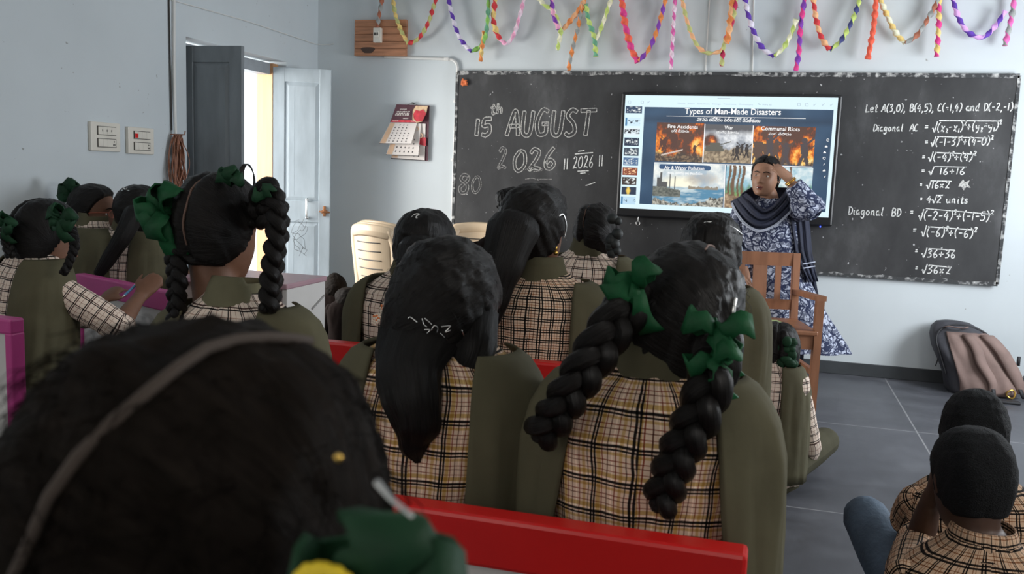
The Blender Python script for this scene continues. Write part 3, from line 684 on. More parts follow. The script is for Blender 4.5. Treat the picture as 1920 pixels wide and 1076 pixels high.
for s, a, b in (('Home', (485, 133), (540, 135)), ('Insert', (560, 135), (610, 136)), ('Slide Show', (628, 136), (722, 139)), ('Design', (740, 138), (800, 140)), ('Transitions', (818, 139), (912, 141)), ('Animations', (932, 140), (1032, 143)), ('WPS AI', (1098, 143), (1162, 144))):
    ztext('menu_word', s, a, b, 9, 'ui_grey', -.004)
ic = MB()
for i, (x, y) in enumerate(((122, 122), (218, 123), (268, 122), (1355, 136), (1410, 138), (1466, 137), (1524, 136), (1580, 138))):
    if i in (0, 1, 3, 4):
        for p, q in (((-9, -9), (9, -9)), ((9, -9), (9, 9)), ((9, 9), (-9, 9)), ((-9, 9), (-9, -9))): zbar(ic, (x+p[0], y+p[1]), (x+q[0], y+q[1]), .002)
    else:
        zbar(ic, (x-8, y+8), (x+8, y-8), .002); zbar(ic, (x-8, y-4), (x-8, y+8), .002)
zbar(ic, (778, 94), (870, 95), .003); zbar(ic, (1068, 132), (1085, 138), .006)
ic.build('toolbar_icons', 'ui_grey', disp, smooth=False)
ic = MB()
for i, (x, y) in enumerate(((1550, 390), (1538, 436), (1527, 478), (1523, 522), (1521, 566), (1521, 610), (1525, 655))):
    if i in (0, 3):
        for k in range(6): zbar(ic, (x+9*math.cos(k*.9), y-9*math.sin(k*.9)), (x+9*math.cos(k*.9+.9), y-9*math.sin(k*.9+.9)), .003)
    elif i in (1, 2, 5): zbar(ic, (x-9, y+3), (x+9, y+3), .006); zbar(ic, (x-4, y-4), (x+4, y-4), .005)
    else: zbar(ic, (x-5, y+6), (x+5, y-6), .0035)
ic.build('side_tool_icons', 'ui_text', disp, smooth=False)
TH = [(150, 202, 93, 215, 0), (232, 292, 90, 200, 1), (302, 362, 82, 195, 2), (374, 434, 82, 190, 3), (446, 506, 78, 188, 4), (516, 576, 74, 184, 5), (586, 646, 68, 178, 6), (656, 716, 64, 170, 7), (726, 786, 60, 168, 8), (796, 856, 55, 162, 9)]
BASE = [(.03, .06, .12), (.62, .8, .9), (.75, .85, .9), (.02, .035, .07), (.05, .07, .10), (.08, .16, .3), (.25, .06, .03), (.05, .035, .03), (.03, .045, .08), (.5, .7, .85)]
for y0, y1, x0, x1, k in TH:
    a, b = uvz(x0, y0), uvz(x1, y1)
    def fn(u, v, asp, k=k):
        b = BASE[k]; n = fbm(u*7+k*3, v*6+k, 1, 3)
        if k in (1, 9): return mixc((.05, .2, .4), b, sstep(.12, .14, u)) if u < .14 or (k == 9 and .42 < u < .85 and .2 < v < .8) else mixc(b, (.02, .03, .06), (n-.12)*12 if .3 < v < .75 else 0)
        if k == 2: return mixc(b, (.02, .02, .03), (n+.05)*9 if .25 < v < .8 else 0)
        if k == 8: return mixc(b, (.9, .62, .12), (.2-abs(u-.45)-abs(v-.5)*.2)*9)
        c = mixc(b, (.75, .8, .8) if k != 6 else (.9, .55, .3), (n-.08)*8)
        return c if .1 < u < .92 and .12 < v < .9 else b
    paint('slide_thumbnail', a[0], a[1], b[0], b[1], fn, 28, 18, .0012)
ld = onY(1538, 425, YS); m = MB(); m.sphere((ld.x, YS+.003, ld.z), .005, 6); M['led'] = glow('blue_led', (.05, .1, 1), 4); m.build('power_light', 'led', disp)
# key on a ring hanging under the display
k0, k1 = onY(1197, 402, W-.05), onY(1197, 415, W-.05)
M['key_tag'] = mat('rust_orange_tag', (.5, .2, .08), .6)
key = thing('key', 'small metal key on a ring with orange tag hanging below left corner of the screen', 'key', (k0.x, W-.05, k1.z))
m = MB(); m.tube([(0, 0, 0), (.001, 0, .045)], .0035, 8); m.build('shank', 'metal', key)
m = MB(); m.tube([(.014*math.cos(a), 0, -.014+.014*math.sin(a)) for a in np.linspace(0, 6.283, 17)], .003, 6, (0, 1, 0)); m.build('ring', 'metal', key)
m = MB(); m.box((-.016, -.004, .045), (.018, .004, .060), bev=.002); m.build('tag', 'key_tag', key)
# orange crepe rosette at the corner of the board
p = onY(870, 155, YB-.012)
M['crepe_orange'] = mat('orange_crepe', (.72, .18, .06), .8, .3, 60)
m = MB(); rr = random.Random(3)
for k in range(9):
    a = k*.7+rr.uniform(-.2, .2); l = rr.uniform(.02, .034); d = Vector((math.cos(a), 0, math.sin(a)))
    m.tube([p, p+d*l*.6+Vector((0, -.012, 0)), p+d*l+Vector((0, -.002, 0))], [(.004, .002), (.011, .002), (.004, .002)], 6, (0, 1, 0), sub=3)
m.sphere(p, (.012, .01, .012), 6)
tag(m.build('paper_rosette', 'crepe_orange'), 'small orange crepe rosette at top left corner of the chalkboard', 'decoration')

# ------------------------------------------------------------------ switch board, conduit, calendar, switch plates, cables
M['plank'] = mat('salmon_stained_wood', (.47, .215, .115), .6, .3, 5, stretch=(1, 1, 9))
M['ivory'] = mat('ivory_plastic', (.72, .69, .62), .4, .05); M['white_plastic'] = mat('white_plastic', (.74, .74, .72), .45, .05)
M['slot'] = mat('dark_slot', (.04, .035, .03), .6); M['red_plastic'] = mat('red_plastic', (.62, .012, .012), .33, .08, 5)
a, b = onY(665, 37, W-.05), onY(760, 105, W-.05)
sb = thing('switch_board', 'square salmon wooden board with a white fuse holder high on the wall', 'switch board', ((a.x+b.x)/2, W, (a.z+b.z)/2))
hw, hh = abs(b.x-a.x)/2, abs(a.z-b.z)/2
m = MB(); nb = 5
for i in range(nb):
    z0 = -hh+2*hh*i/nb; m.box((-hw, -.05, z0+.0012), (hw, -.018, z0+2*hh/nb-.0012), bev=.002)
m.box((-hw+.006, -.03, -hh+.004), (hw-.006, .0, hh-.004)); m.build('board', 'plank', sb, smooth=False)
f0 = onY(708, 66, W-.07); fx, fz = f0.x-sb.location.x, f0.z-sb.location.z
m = MB(); m.box((fx-.032, -.085, fz-.055), (fx+.032, -.048, fz+.055), bev=.006); m.box((fx-.022, -.098, fz-.02), (fx+.022, -.083, fz+.03), bev=.004); m.build('fuse_holder', 'ivory', sb, smooth=False)
m = MB(); m.box((fx-.016, -.1, fz-.004), (fx-.004, -.097, fz+.016)); m.box((fx+.004, -.1, fz-.004), (fx+.016, -.097, fz+.016)); m.build('fuse_slot', 'slot', sb, smooth=False)
M['scorch'] = mat('scorched_patch', (.08, .05, .04), .9)
s0 = onY(690, 94, W-.05); m = MB(); m.add([(s0.x-sb.location.x+.055*math.cos(t)*(1+.2*math.sin(3*t)), -.0515, s0.z-sb.location.z+.028*math.sin(t)*(1+.2*math.cos(2*t))) for t in np.linspace(0, 5.9, 16)], [tuple(range(15, -1, -1))]); m.build('scorch_mark', 'scorch', sb, smooth=False)
Yc = W-.014
pts = [onY(x, y, Yc) for x, y in ((722, 107), (780, 109), (838, 111), (851, 114), (857, 122), (858, 140), (856, 190), (851, 300), (848, 402), (846, 440))]
m = MB(); m.tube(pts, .011, 8, (0, 1, 0), sub=4)
cd = tag(m.build('conduit_pipe', 'white_plastic'), 'white conduit pipe running from wooden switch board down beside the chalkboard', 'pipe')
m = MB()
for q in (pts[2], pts[6], pts[7]): m.box((q.x-.02, W-.03, q.z-.012), (q.x+.02, W-.001, q.z+.012), bev=.003)
m.build('pipe_clip', 'white_plastic', cd)
for px0, px1, lab in (((1332, -30), (1323, 134), 'left one of two thin white cords on the wall above the screen'), ((1414, -30), (1411, 134), 'right one of two thin white cords on the wall above the screen')):
    m = MB(); m.tube([onY(*px0, W-.006), onY(*px1, W-.006)], .0045, 6, (0, 1, 0)); struct(m.build('trim_3', 'white_plastic'))['label'] = lab

cal = thing('wall_calendar', 'maroon wall calendar with lifted white month pages hanging from a nail', 'calendar', onY(775, 255, W-.02))
M['maroon'] = mat('maroon_card', (.10, .03, .045), .45, .15, 6); M['paper'] = mat('white_paper', (.80, .74, .70), .7, .05, 5); M['cal_red'] = mat('calendar_red', (.62, .04, .06), .5, .3, 20)
M['ink'] = mat('dark_ink', (.03, .025, .03), .6); M['peach'] = mat('peach_print', (.78, .52, .34), .6); M['skin_print'] = mat('cream_print', (.8, .55, .34), .6, .3, 16)
cl = cal.location
def CP(zx, zy, dy):   # calendar zoom pixel -> local point standing dy off the wall
    q = onY(690+zx*.1301, 180+zy*.1301, W-.02-dy); return Vector(q)-cl
def card(name, P, mats, th=.003, parent=cal):
    m = MB(); k = len(P); m.add([tuple(p) for p in P]+[(p[0], p[1]+th, p[2]) for p in P], [tuple(range(k)), tuple(range(2*k-1, k-1, -1))]+[(i, i+k, (i+1) % k+k, (i+1) % k) for i in range(k)])
    return m.build(name, mats, parent, smooth=False)
card('back_card', [CP(330, 905, .003), CP(860, 935, .003), CP(885, 135, .003), CP(410, 120, .003)], 'maroon')
for i, (P, D) in enumerate((([(332, 900), (815, 935), (830, 400), (400, 380)], .012), ([(255, 850), (722, 868), (765, 400), (440, 360)], .05), ([(160, 685), (620, 692), (708, 385), (325, 372)], .085))):
    top = .006+.006*i
    page = card('month_page', [CP(*P[0], D), CP(*P[1], D), CP(*P[2], top+.004), CP(*P[3], top+.004)], 'paper', .0015)
    m = MB(); A, B_, C_, D_ = [CP(*P[0], D), CP(*P[1], D), CP(*P[2], top+.004), CP(*P[3], top+.004)]
    def at(u, v): return (A.lerp(B_, u)).lerp(D_.lerp(C_, u), v)+Vector((0, -.0012, 0))
    rd = random.Random(i)
    for r in range(7):
        for c_ in range(5):
            if (r == 6 and c_ == 0) or (r > 3 and c_ == 4): continue
            u, v = .27+c_*.135, .10+r*.125
            m.add([at(u-.018, v), at(u+.02, v), at(u+.02, v+.045), at(u-.012, v+.045)], [(0, 1, 2, 3)])
    m.add([at(.0, 0), at(1, 0), at(1, .018), at(0, .018)], [(0, 1, 2, 3)])
    m.build('date_numerals', 'ink', page, smooth=False)
    m = MB(); m.add([at(.02, .03), at(.19, .03), at(.19, .95), at(.02, .95)], [(0, 1, 2, 3)]); m.build('weekday_column', 'peach', page, smooth=False)
front = card('cover_card', [CP(318, 378, .03), CP(700, 385, .03), CP(885, 135, .012), CP(410, 120, .012)], 'maroon', .002)
m = MB()
def crd(m, P, d=.034): m.add([CP(x, y, dd) for (x, y), dd in zip(P, d if isinstance(d, list) else [d]*len(P))], [tuple(range(len(P)))])
crd(m, [(330, 376), (700, 380), (690, 350), (345, 340)], [.034, .034, .032, .032]); m.build('red_band', 'cal_red', cal, smooth=False)
m = MB(); crd(m, [(640, 340), (700, 385), (780, 370), (840, 250), (862, 145), (690, 140), (645, 215)], [.036, .036, .034, .026, .018, .018, .024]); m.build('portrait_print', 'skin_print', cal, smooth=False)
m = MB(); crd(m, [(660, 320), (700, 370), (780, 365), (838, 250), (790, 190), (745, 215), (690, 200), (652, 260)], [.039, .038, .036, .029, .026, .027, .027, .032]); m.build('red_print', 'cal_red', cal, smooth=False)
m = MB(); crd(m, [(700, 690), (835, 720), (835, 600), (735, 585)], .017); m.build('red_print', 'cal_red', cal, smooth=False)
m = MB()
for (x0, x1, y) in ((460, 560, 190), (415, 610, 225), (400, 605, 250), (390, 600, 272), (505, 580, 322), (350, 440, 358), (620, 690, 362)):
    n_ = 9; d_ = .016+.0205*(y-130)/250+.004
    for k in range(n_):
        xa = x0+(x1-x0)*k/n_; crd(m, [(xa, y+6), (xa+(x1-x0)/n_*.7, y+6+(k % 2)*3), (xa+(x1-x0)/n_*.6, y-7), (xa+2, y-6-(k % 3)*2)], d_+.004)
m.build('cover_lettering', 'paper', cal, smooth=False)
m = MB(); q = CP(645, 100, .0); m.tube([q+Vector((0, .02, 0)), q+Vector((0, -.012, 0))], .006, 6); m.tube([q, CP(560, 130, .006)], .0015, 5); m.tube([q, CP(720, 133, .006)], .0015, 5); m.build('nail', 'slot', cal)
m = MB()
for zx, zy in ((758, 572), (700, 472)):
    q = CP(zx, zy, .02); m.tube([q+Vector((.016*math.cos(t), 0, .016*math.sin(t))) for t in np.linspace(0, 6.283, 13)], .004, 5, (0, 1, 0))
m.build('bangle_print', 'peach', cal)

def switch_plate(P, label, red):
    A, B_ = onX(*P[0], LX+.02), onX(*P[1], LX+.02)
    y0, y1, z0, z1 = A.y, B_.y, B_.z, A.z
    o = thing('switch_plate', label, 'switch plate', (LX, (y0+y1)/2, (z0+z1)/2), 0, 'switch plates on the side wall')
    h, w = (z1-z0)/2, (y1-y0)/2
    m = MB(); m.box((0, -w, -h), (.022, w, h), bev=.005); m.build('cover_plate', 'ivory', o, smooth=False)
    for s in (.42, -.42):
        m = MB(); m.box((.02, -w*.62, h*s-h*.31), (.0235, w*.68, h*s+h*.31)); m.build('module_recess', 'slot', o, smooth=False)
        m = MB(); k = 4
        for i in range(k):
            ya = -w*.58+(w*1.22)*i/k; m.box((.0235, ya+.0006, h*s-h*.27), (.029 if (i != 3 or s > 0) else .027, ya+w*1.22/k-.0006, h*s+h*.27), bev=.0015)
        m.build('switch_module', 'ivory', o, smooth=False)
    m = MB()
    for dy, dz in ((.02, .008), (.012, -.008), (.028, -.008)): m.box((.027, w*.35+dy*.6, -h*.42+dz-.004), (.0285, w*.35+dy*.6+.006, -h*.42+dz+.004))
    if not red:
        for i in range(3): m.box((.0292, -w*.34+i*w*.31, h*.36), (.0302, -w*.30+i*w*.31, h*.5))
    m.build('socket_hole', 'slot', o, smooth=False)
    if red:
        m = MB(); m.box((.029, -w*.60, h*.20), (.032, -w*.36, h*.52), bev=.001); m.build('indicator_lamp', 'red_plastic', o, smooth=False)
switch_plate([(170, 227), (226, 285)], 'white wall switch plate nearer the left edge, without any red part', False)
switch_plate([(240, 237), (289, 290)], 'white wall switch plate with small red indicator, beside the brown wire coil', True)
# conduit and coil of brown wire
m = MB(); m.tube([onX(316, -40, LX+.008), onX(319, 120, LX+.008), onX(322, 243, LX+.01)], .005, 6); tag(m.build('wall_cable', 'slot'), 'thin dark cable running straight down the side wall to the wire coil', 'cable')
m = MB(); m.tube([onX(326, -40, LX+.009), onX(326, 120, LX+.01), onX(329, 250, LX+.03), onX(331, 290, LX+.045)], .010, 8); tag(m.build('conduit_pipe', 'white_plastic'), 'thin pale conduit on side wall ending inside the brown wire coil', 'pipe')
M['copper_wire'] = mat('brown_wire', (.28, .115, .065), .5, .25, 40)
m = MB(); rc = random.Random(12); hk = onX(327, 252, LX+.03)
for k in range(17):
    w_, l_ = rc.uniform(.03, .085), rc.uniform(.26, .44); x_ = rc.uniform(.0, .05); c0 = rc.uniform(-.02, .03)
    pts = []
    for i in range(25):
        t = 6.283*i/24; pts.append(hk+Vector((x_+.012*math.sin(2*t+k), c0*(1-math.cos(t))/2*2+w_*math.sin(t)*(.35+.65*(1-math.cos(t))/2)+.008*math.sin(3*t+k*2), -l_*(1-math.cos(t))/2)))
    m.tube(pts, .0034, 5, cap=False)
m.tube([hk+Vector((-.025, 0, 0)), hk+Vector((.07, 0, .0)), hk+Vector((.075, 0, .02))], .004, 6)
tag(m.build('wire_coil', 'copper_wire'), 'bundle of coiled brown wire hanging on the side wall beside the doorway', 'wire')
m = MB(); pts = [onX(300, -6, LX+.006), onX(400, 22, LX+.012), onX(470, 42, LX+.012), onX(560, 72, LX+.01), onX(590, 82, LX+.01)]; pts += [onY(612, 84, W-.01), onY(626, 82, W-.01)]
m.tube(pts, .0035, 6, sub=4); o = tag(m.build('wall_cable', 'white_plastic'), 'thin sagging cable crossing high above the doorway into the corner', 'cable')
M['black_cable'] = mat('black_cable', (.03, .03, .03), .4)
m = MB(); hk = onY(463, 308, 4.84)
for k in range(6):
    w_, l_ = .045+.006*k, .16+.012*k
    m.tube([hk+Vector((w_*math.sin(t)*.8+.012*(1-math.cos(t)), -.012*k*.4+.01*math.cos(t), -l_*(1-math.cos(t))/2)) for t in np.linspace(0, 6.283, 21)], .005, 6, (0, 1, 0), cap=False)
m.tube([hk+Vector((-.03, .03, 0)), hk+Vector((.0, -.03, .0))], .005, 6)
tag(m.build('cable_loop', 'black_cable'), 'loop of black cable hanging at the free edge of the dark door leaf', 'cable')
m = MB(); hk = leafB.matrix_basis @ Vector((.20, -.03, .88)); rc = random.Random(4); ang = leafB.rotation_euler.z
for k in range(4):
    q = [hk+Matrix.Rotation(ang, 3, 'Z') @ Vector((rc.uniform(-.015, .015)+.05*math.sin(t*1.5+k), -.005-.01*abs(math.sin(t+k)), -.06*t+rc.uniform(-.02, .02))) for t in np.linspace(0, 4.2, 12)]
    m.tube(q, .0014, 5, sub=3)
tag(m.build('loose_wire', 'black_cable'), 'tangle of thin loose wire hanging on the pale door leaf', 'wire')

# ------------------------------------------------------------------ paper streamers
STC = dict(pu=(.13, .05, .42), wh=(.78, .72, .84), gn=(.30, .62, .14), tl=(.16, .42, .26), rd=(.68, .05, .06), ye=(.86, .62, .22), pk=(.93, .42, .62), lp=(.95, .70, .82), lg=(.58, .72, .20), cr=(.88, .86, .62),
    og=(.82, .27, .08), gy=(.36, .37, .36), br=(.42, .15, .09), hp=(.78, .06, .28), mg=(.80, .16, .46), pe=(.93, .48, .25), ol=(.55, .56, .22), cm=(.55, .03, .10), nv=(.06, .07, .22), vi=(.24, .06, .45), lv=(.75, .42, .85), sal=(.90, .14, .08))
for k, c_ in STC.items(): M['st_'+k] = mat('crepe_'+k, c_, .85, .12, 40, bump=.2, bscale=90)
YST = W-.075
STR = [
 ([(716, 0), (711, 28), (707, 52)], 'br', 'gy', 'short brown and grey streamer hanging over the wooden switch board', 1),
 ([(737, 0), (742, 30), (754, 62), (766, 82)], 'ye', 'ol', 'yellow and olive streamer crossing the edge of the wooden switch board', 1),
 ([(766, 82), (785, 72), (802, 45), (813, 12), (818, -4)], 'rd', 'ol', 'red and olive streamer rising to the right of the wooden switch board', 1),
 ([(840, -4), (848, 30), (858, 62), (871, 84), (884, 96)], 'pu', 'wh', 'purple and white streamer left of the green streamer, near the switch board', 1),
 ([(884, 96), (898, 89), (909, 72), (914, 40), (916, -4)], 'gn', 'tl', 'green twisted streamer curling up beside the purple and white one', 1),
 ([(908, 58), (904, 85), (901, 115)], 'og', 'ye', 'short orange end hanging below the green twisted streamer', 1),
 ([(929, -4), (925, 35), (930, 58), (938, 74)], 'rd', 'ye', 'red and yellow streamer joining the pale pink one', 1.2),
 ([(938, 74), (950, 82), (963, 66), (973, 35), (982, 0)], 'pk', 'lp', 'pale pink streamer curving up to the right', .9),
 ([(1008, -6), (1022, 10), (1036, 20), (1047, 42), (1051, 62), (1045, 94)], 'lg', 'cr', 'lime and cream streamer with hanging end, left of the orange diagonal', 1),
 ([(1034, -4), (1038, 30), (1048, 55)], 'vi', 'pk', 'violet and pink streamer tied to the lime and cream one', 1),
 ([(1056, 55), (1075, 32), (1092, 8), (1098, -8)], 'og', 'pe', 'orange streamer slanting up to the right', 1.1),
 ([(1092, 6), (1084, 50), (1072, 98), (1066, 132)], 'og', 'gy', 'long hanging orange and grey streamer', 1),
 ([(1098, 8), (1104, 40), (1114, 70), (1117, 106)], 'lg', 'tl', 'lime and teal streamer with a hanging knot end', 1.1),
 ([(1117, 76), (1130, 45), (1139, 18), (1147, -6)], 'lg', 'cr', 'lime and cream streamer rising to the right from a hanging knot', .9),
 ([(1165, -6), (1172, 45), (1184, 92), (1197, 116)], 'hp', 'sal', 'hot pink streamer falling to a point above the left of the screen', 1.5),
 ([(1197, 114), (1215, 95), (1231, 60), (1243, 18), (1249, -6)], 'vi', 'og', 'violet and orange streamer rising from the hot pink one', 1),
 ([(1266, -4), (1262, 60), (1258, 130)], 'mg', 'lp', 'long hanging magenta and white streamer', .9),
 ([(1278, -6), (1289, 42), (1304, 80), (1322, 98), (1345, 98), (1356, 90)], 'pe', 'ol', 'peach and olive streamer sagging above the screen centre', .9),
 ([(1374, -4), (1369, 45), (1362, 82)], 'pe', 'og', 'wide orange streamer hanging over the maroon one', 1.5),
 ([(1381, -4), (1372, 45), (1358, 82), (1353, 124)], 'cm', 'ol', 'maroon and olive streamer with a hanging end under the wide orange one', 1),
 ([(1397, -4), (1404, 32), (1416, 66), (1431, 92), (1452, 105)], 'pu', 'wh', 'purple and white streamer sagging above the right half of the screen', 1.1),
 ([(1452, 105), (1470, 88), (1485, 60), (1493, 36)], 'lg', 'cr', 'lime streamer rising from the right-hand purple and white one', 1),
 ([(1509, -6), (1501, 50), (1498, 96), (1492, 133)], 'vi', 'hp', 'long hanging violet and crimson streamer', 1.1),
 ([(1525, -6), (1530, 35), (1540, 70), (1555, 93)], 'rd', 'pe', 'red and peach streamer sagging above right end of the screen', 1.1),
 ([(1555, 93), (1576, 77), (1595, 45), (1607, 15), (1613, -6)], 'nv', 'lg', 'navy and lime streamer rising to the right', 1),
 ([(1643, -6), (1638, 50), (1627, 111)], 'sal', 'sal', 'plain scarlet streamer hanging straight', 1.2),
 ([(1650, -4), (1664, 30), (1680, 62), (1697, 81)], 'ye', 'cr', 'pale yellow streamer sloping down to a brown one', 1.1),
 ([(1697, 81), (1720, 65), (1742, 32), (1760, -4)], 'br', 'gy', 'brown and grey streamer rising from the pale yellow one', 1),
 ([(1761, -6), (1760, 50), (1756, 106)], 'hp', 'ye', 'long hanging crimson and yellow streamer', 1.1),
 ([(1786, -6), (1797, 32), (1815, 60), (1842, 70), (1865, 50), (1886, 20)], 'pu', 'lv', 'purple and lilac streamer sagging near the right end of the board', 1),
 ([(1902, -6), (1897, 30), (1884, 86)], 'mg', 'gy', 'magenta and grey streamer hanging at the right end of the board', 1.1),
]
rs = random.Random(21)
def streamer(pts, ca, cb, label, wd):
    P = [onY(*p, YST+rs.uniform(-.012, .012)) for p in pts]
    if pts[0][1] <= 0: P = [Vector((P[0].x-(P[1].x-P[0].x)*.6, P[0].y, 2.66))]+P
    if pts[-1][1] <= 0: P = P+[Vector((P[-1].x+(P[-1].x-P[-2].x)*.6, P[-1].y, 2.66))]
    P, _ = resample(P, 1.0, 14); fr = frames(P, (0, 1, 0)); s = 0; rings = []; ph = rs.uniform(0, 6); pitch = rs.uniform(.095, .12)
    n = 12
    for i, (p, (t, l, u)) in enumerate(zip(P, fr)):
        if i: s += (P[i]-P[i-1]).length
        a0 = ph+2*math.pi*s/pitch; a, b = .0175*wd*(1+.12*math.sin(s*40+ph)), .0115*wd
        ex, ey = l*math.cos(a0)+u*math.sin(a0), u*math.cos(a0)-l*math.sin(a0)
        rings.append([p+ex*(a*math.cos(2*math.pi*(j+.5)/n))+ey*(b*math.sin(2*math.pi*(j+.5)/n)) for j in range(n)])
    m = MB(); m.loft(rings, True, lambda i, j: 0 if j < n//2 else 1)
    tag(m.build('paper_streamer', ['st_'+ca, 'st_'+cb]), label, 'streamer', 'twisted paper streamers')
for a in STR: streamer(*a)
m = MB(); m.tube([(-3.2, YST, 2.66), (-1, YST, 2.655), (2.2, YST, 2.66)], .003, 6); tag(m.build('hanging_string', 'white_plastic'), 'thin string along the front wall that carries the paper streamers', 'string')
# ------------------------------------------------------------------ benches with framed backs
M['pink_plastic'] = mat('magenta_pink_plastic', (.52, .06, .26), .38, .08, 5); M['pink_top'] = mat('dusty_pink_top', (.42, .26, .30), .4, .06, 5)
M['panel_white'] = mat('off_white_panel', (.66, .64, .62), .45, .05, 6); M['steel'] = mat('grey_steel', (.25, .25, .26), .4, .1, metal=.8)
M['seat_grey'] = mat('grey_seat_board', (.30, .29, .28), .5, .1)
def bench(p0, p1, colour, label, group, zt=.78, rail=.082, post=.05):
    """bench whose framed back runs from p0 to p1 (left to right); the seat is on the far side"""
    a, b = Vector((p0[0], p0[1], 0)), Vector((p1[0], p1[1], 0)); d = b-a; w = d.length
    o = thing('school_bench', label, 'bench', a, math.atan2(d.y, d.x), group)
    m = MB(); m.box((0, -.024, zt-rail), (w, .024, zt), bev=.007); m.build('top_rail', colour, o, smooth=False)
    for x in (0, w-post):
        m = MB(); m.box((x, -.0235, .40), (x+post, .0235, zt-rail+.004), bev=.005); m.build('end_post', colour, o, smooth=False)
    m = MB(); m.box((post-.004, -.012, .42), (w-post+.004, .012, zt-rail+.006)); m.box((.09, -.0165, .50), (w-.09, -.011, zt-.12), bev=.003); m.build('back_panel', 'panel_white', o, smooth=False)
    m = MB(); m.box((.01, .0, .405), (w-.01, .36, .44), bev=.006); m.build('seat', 'seat_grey', o, smooth=False)
    for x in (.06, w-.10):
        for y in (.03, .30):
            m = MB(); m.box((x, y, 0), (x+.035, y+.03, .408)); m.build('leg', 'steel', o, smooth=False)
    return o
r1 = onZ(1403, 1030, .78)
bench((-1.0, 1.262), (r1.x, 1.262), 'red_plastic', 'red bench back with white panel right behind the two nearest girls', 'school benches')
bench((-1.30, 2.385), (-.02, 2.385), 'red_plastic', 'red bench back in the middle row, beyond the girl with white line hair clip', 'school benches')
bench((-1.30, 3.415), (.025, 3.415), 'red_plastic', 'farthest red bench, only its right end showing beside the wooden armchair', 'school benches')
q = onZ(33, 597, .84); bench((q.x-1.2, q.y+.06), (q.x, q.y), 'pink_plastic', 'pink bench back with white panel cut off by left edge of the picture', 'school benches', .84, .045, .026)
q0, q1 = onZ(150, 512, .78), onZ(331, 548, .78); bench((q0.x, q0.y), (q1.x, q1.y), 'pink_plastic', 'pink bench back beyond the girl who writes with blue pen', 'school benches')
# desk with pink top
t0, t1 = onZ(612, 517, .78), onZ(531, 532, .78)
dk = thing('school_desk', 'white desk with dusty pink top standing in front of the pale door leaf', 'desk', (t0.x, t1.y, 0))
dd = t0.y-t1.y; ww = .56
m = MB(); m.box((-ww, -.01, .755), (.005, dd, .78), bev=.006); m.build('desk_top', 'pink_top', dk, smooth=False)
m = MB(); m.box((-.025, .0, .10), (0, dd-.01, .756), bev=.004); m.build('side_panel', 'panel_white', dk, smooth=False)
m = MB(); m.box((-ww+.01, 0, .10), (-ww+.035, dd-.01, .756), bev=.004); m.build('side_panel', 'panel_white', dk, smooth=False)
m = MB(); m.box((-ww+.03, dd-.035, .30), (-.02, dd-.012, .756)); m.build('front_panel', 'panel_white', dk, smooth=False)
m = MB(); m.bar((.002, .07, .69), (.002, .17, .64), .008, .008); m.build('embossed_line', 'seat_grey', dk, smooth=False)
m = MB(); m.bar((.002, .22, .64), (.002, .34, .69), .008, .008); m.build('embossed_line', 'seat_grey', dk, smooth=False)
M['orange_red'] = mat('orange_red_plastic', (.55, .09, .03), .4)
m = MB(); m.box((-ww+.03, -.03, .60), (-.02, dd-.03, .615)); m.build('shelf', 'orange_red', dk, smooth=False)
nb = tag(MB().box((t0.x-.34, t1.y+.0, .615), (t0.x-.06, t1.y+.22, .632), bev=.004).build('notebook', 'paper', smooth=False), 'notebook lying on the orange shelf inside the white desk', 'book')

# ------------------------------------------------------------------ teacher's wooden armchair
M['chair_wood'] = mat('reddish_brown_wood', (.27, .115, .058), .42, .22, 4, stretch=(5, 5, .8), spec=.45)
al = math.radians(13); f0 = onZ(1520, 777, 0); rot = Matrix.Rotation(math.pi+al, 3, 'Z')
org = f0-rot @ Vector((-.235, .225, 0))
ch = thing('wooden_armchair', 'reddish brown wooden armchair with slatted back standing before the teacher', 'chair', org, math.pi+al)
SZ = .475
for sx in (-1, 1):
    m = MB(); m.bar((sx*.235, .225, 0), (sx*.235, .225, .655), .042, .042, (0, 1, 0)); m.build('front_leg', 'chair_wood', ch, smooth=False)
    m = MB(); m.bar((sx*.215, -.22, 0), (sx*.215, -.215, SZ), .042, .045, (0, 1, 0)); m.bar((sx*.215, -.215, SZ-.01), (sx*.215, -.262, .875), .042, .04, (0, 1, 0)); m.build('back_post', 'chair_wood', ch, smooth=False)
    m = MB(); m.bar((sx*.222, -.245, .645), (sx*.238, .245, .668), .055, .028); m.build('armrest', 'chair_wood', ch, smooth=False)
    m = MB(); m.bar((sx*.225, -.2, .24), (sx*.235, .21, .24), .026, .034); m.build('side_stretcher', 'chair_wood', ch, smooth=False)
m = MB(); m.box((-.235, -.215, SZ-.02), (.235, .25, SZ+.008), bev=.008); m.build('seat', 'chair_wood', ch, smooth=False)
m = MB(); m.box((-.215, .205, SZ-.10), (.215, .235, SZ-.018)); m.build('seat_apron', 'chair_wood', ch, smooth=False)
m = MB(); m.box((-.225, -.02, .22), (.225, .01, .255)); m.build('cross_stretcher', 'chair_wood', ch, smooth=False)
m = MB(); m.bar((-.235, -.26, .838), (.235, -.26, .838), .03, .08); m.build('top_rail', 'chair_wood', ch, smooth=False)
m = MB(); m.bar((-.2, -.226, .565), (.2, -.226, .565), .028, .06); m.build('lower_rail', 'chair_wood', ch, smooth=False)
for x, w_ in ((-.11, .035), (0, .085), (.11, .035)):
    m = MB(); m.bar((x, -.228, .575), (x, -.255, .82), w_, .014, (0, 1, 0)); m.build('back_slat', 'chair_wood', ch, smooth=False)
M['book_green'] = mat('pale_green_cover', (.36, .48, .22), .5, .1)
bk = thing('book', 'pale green paperback lying on the seat of the wooden armchair', 'book', org+rot @ Vector((.03, .12, SZ+.008)), math.pi+al+.12)
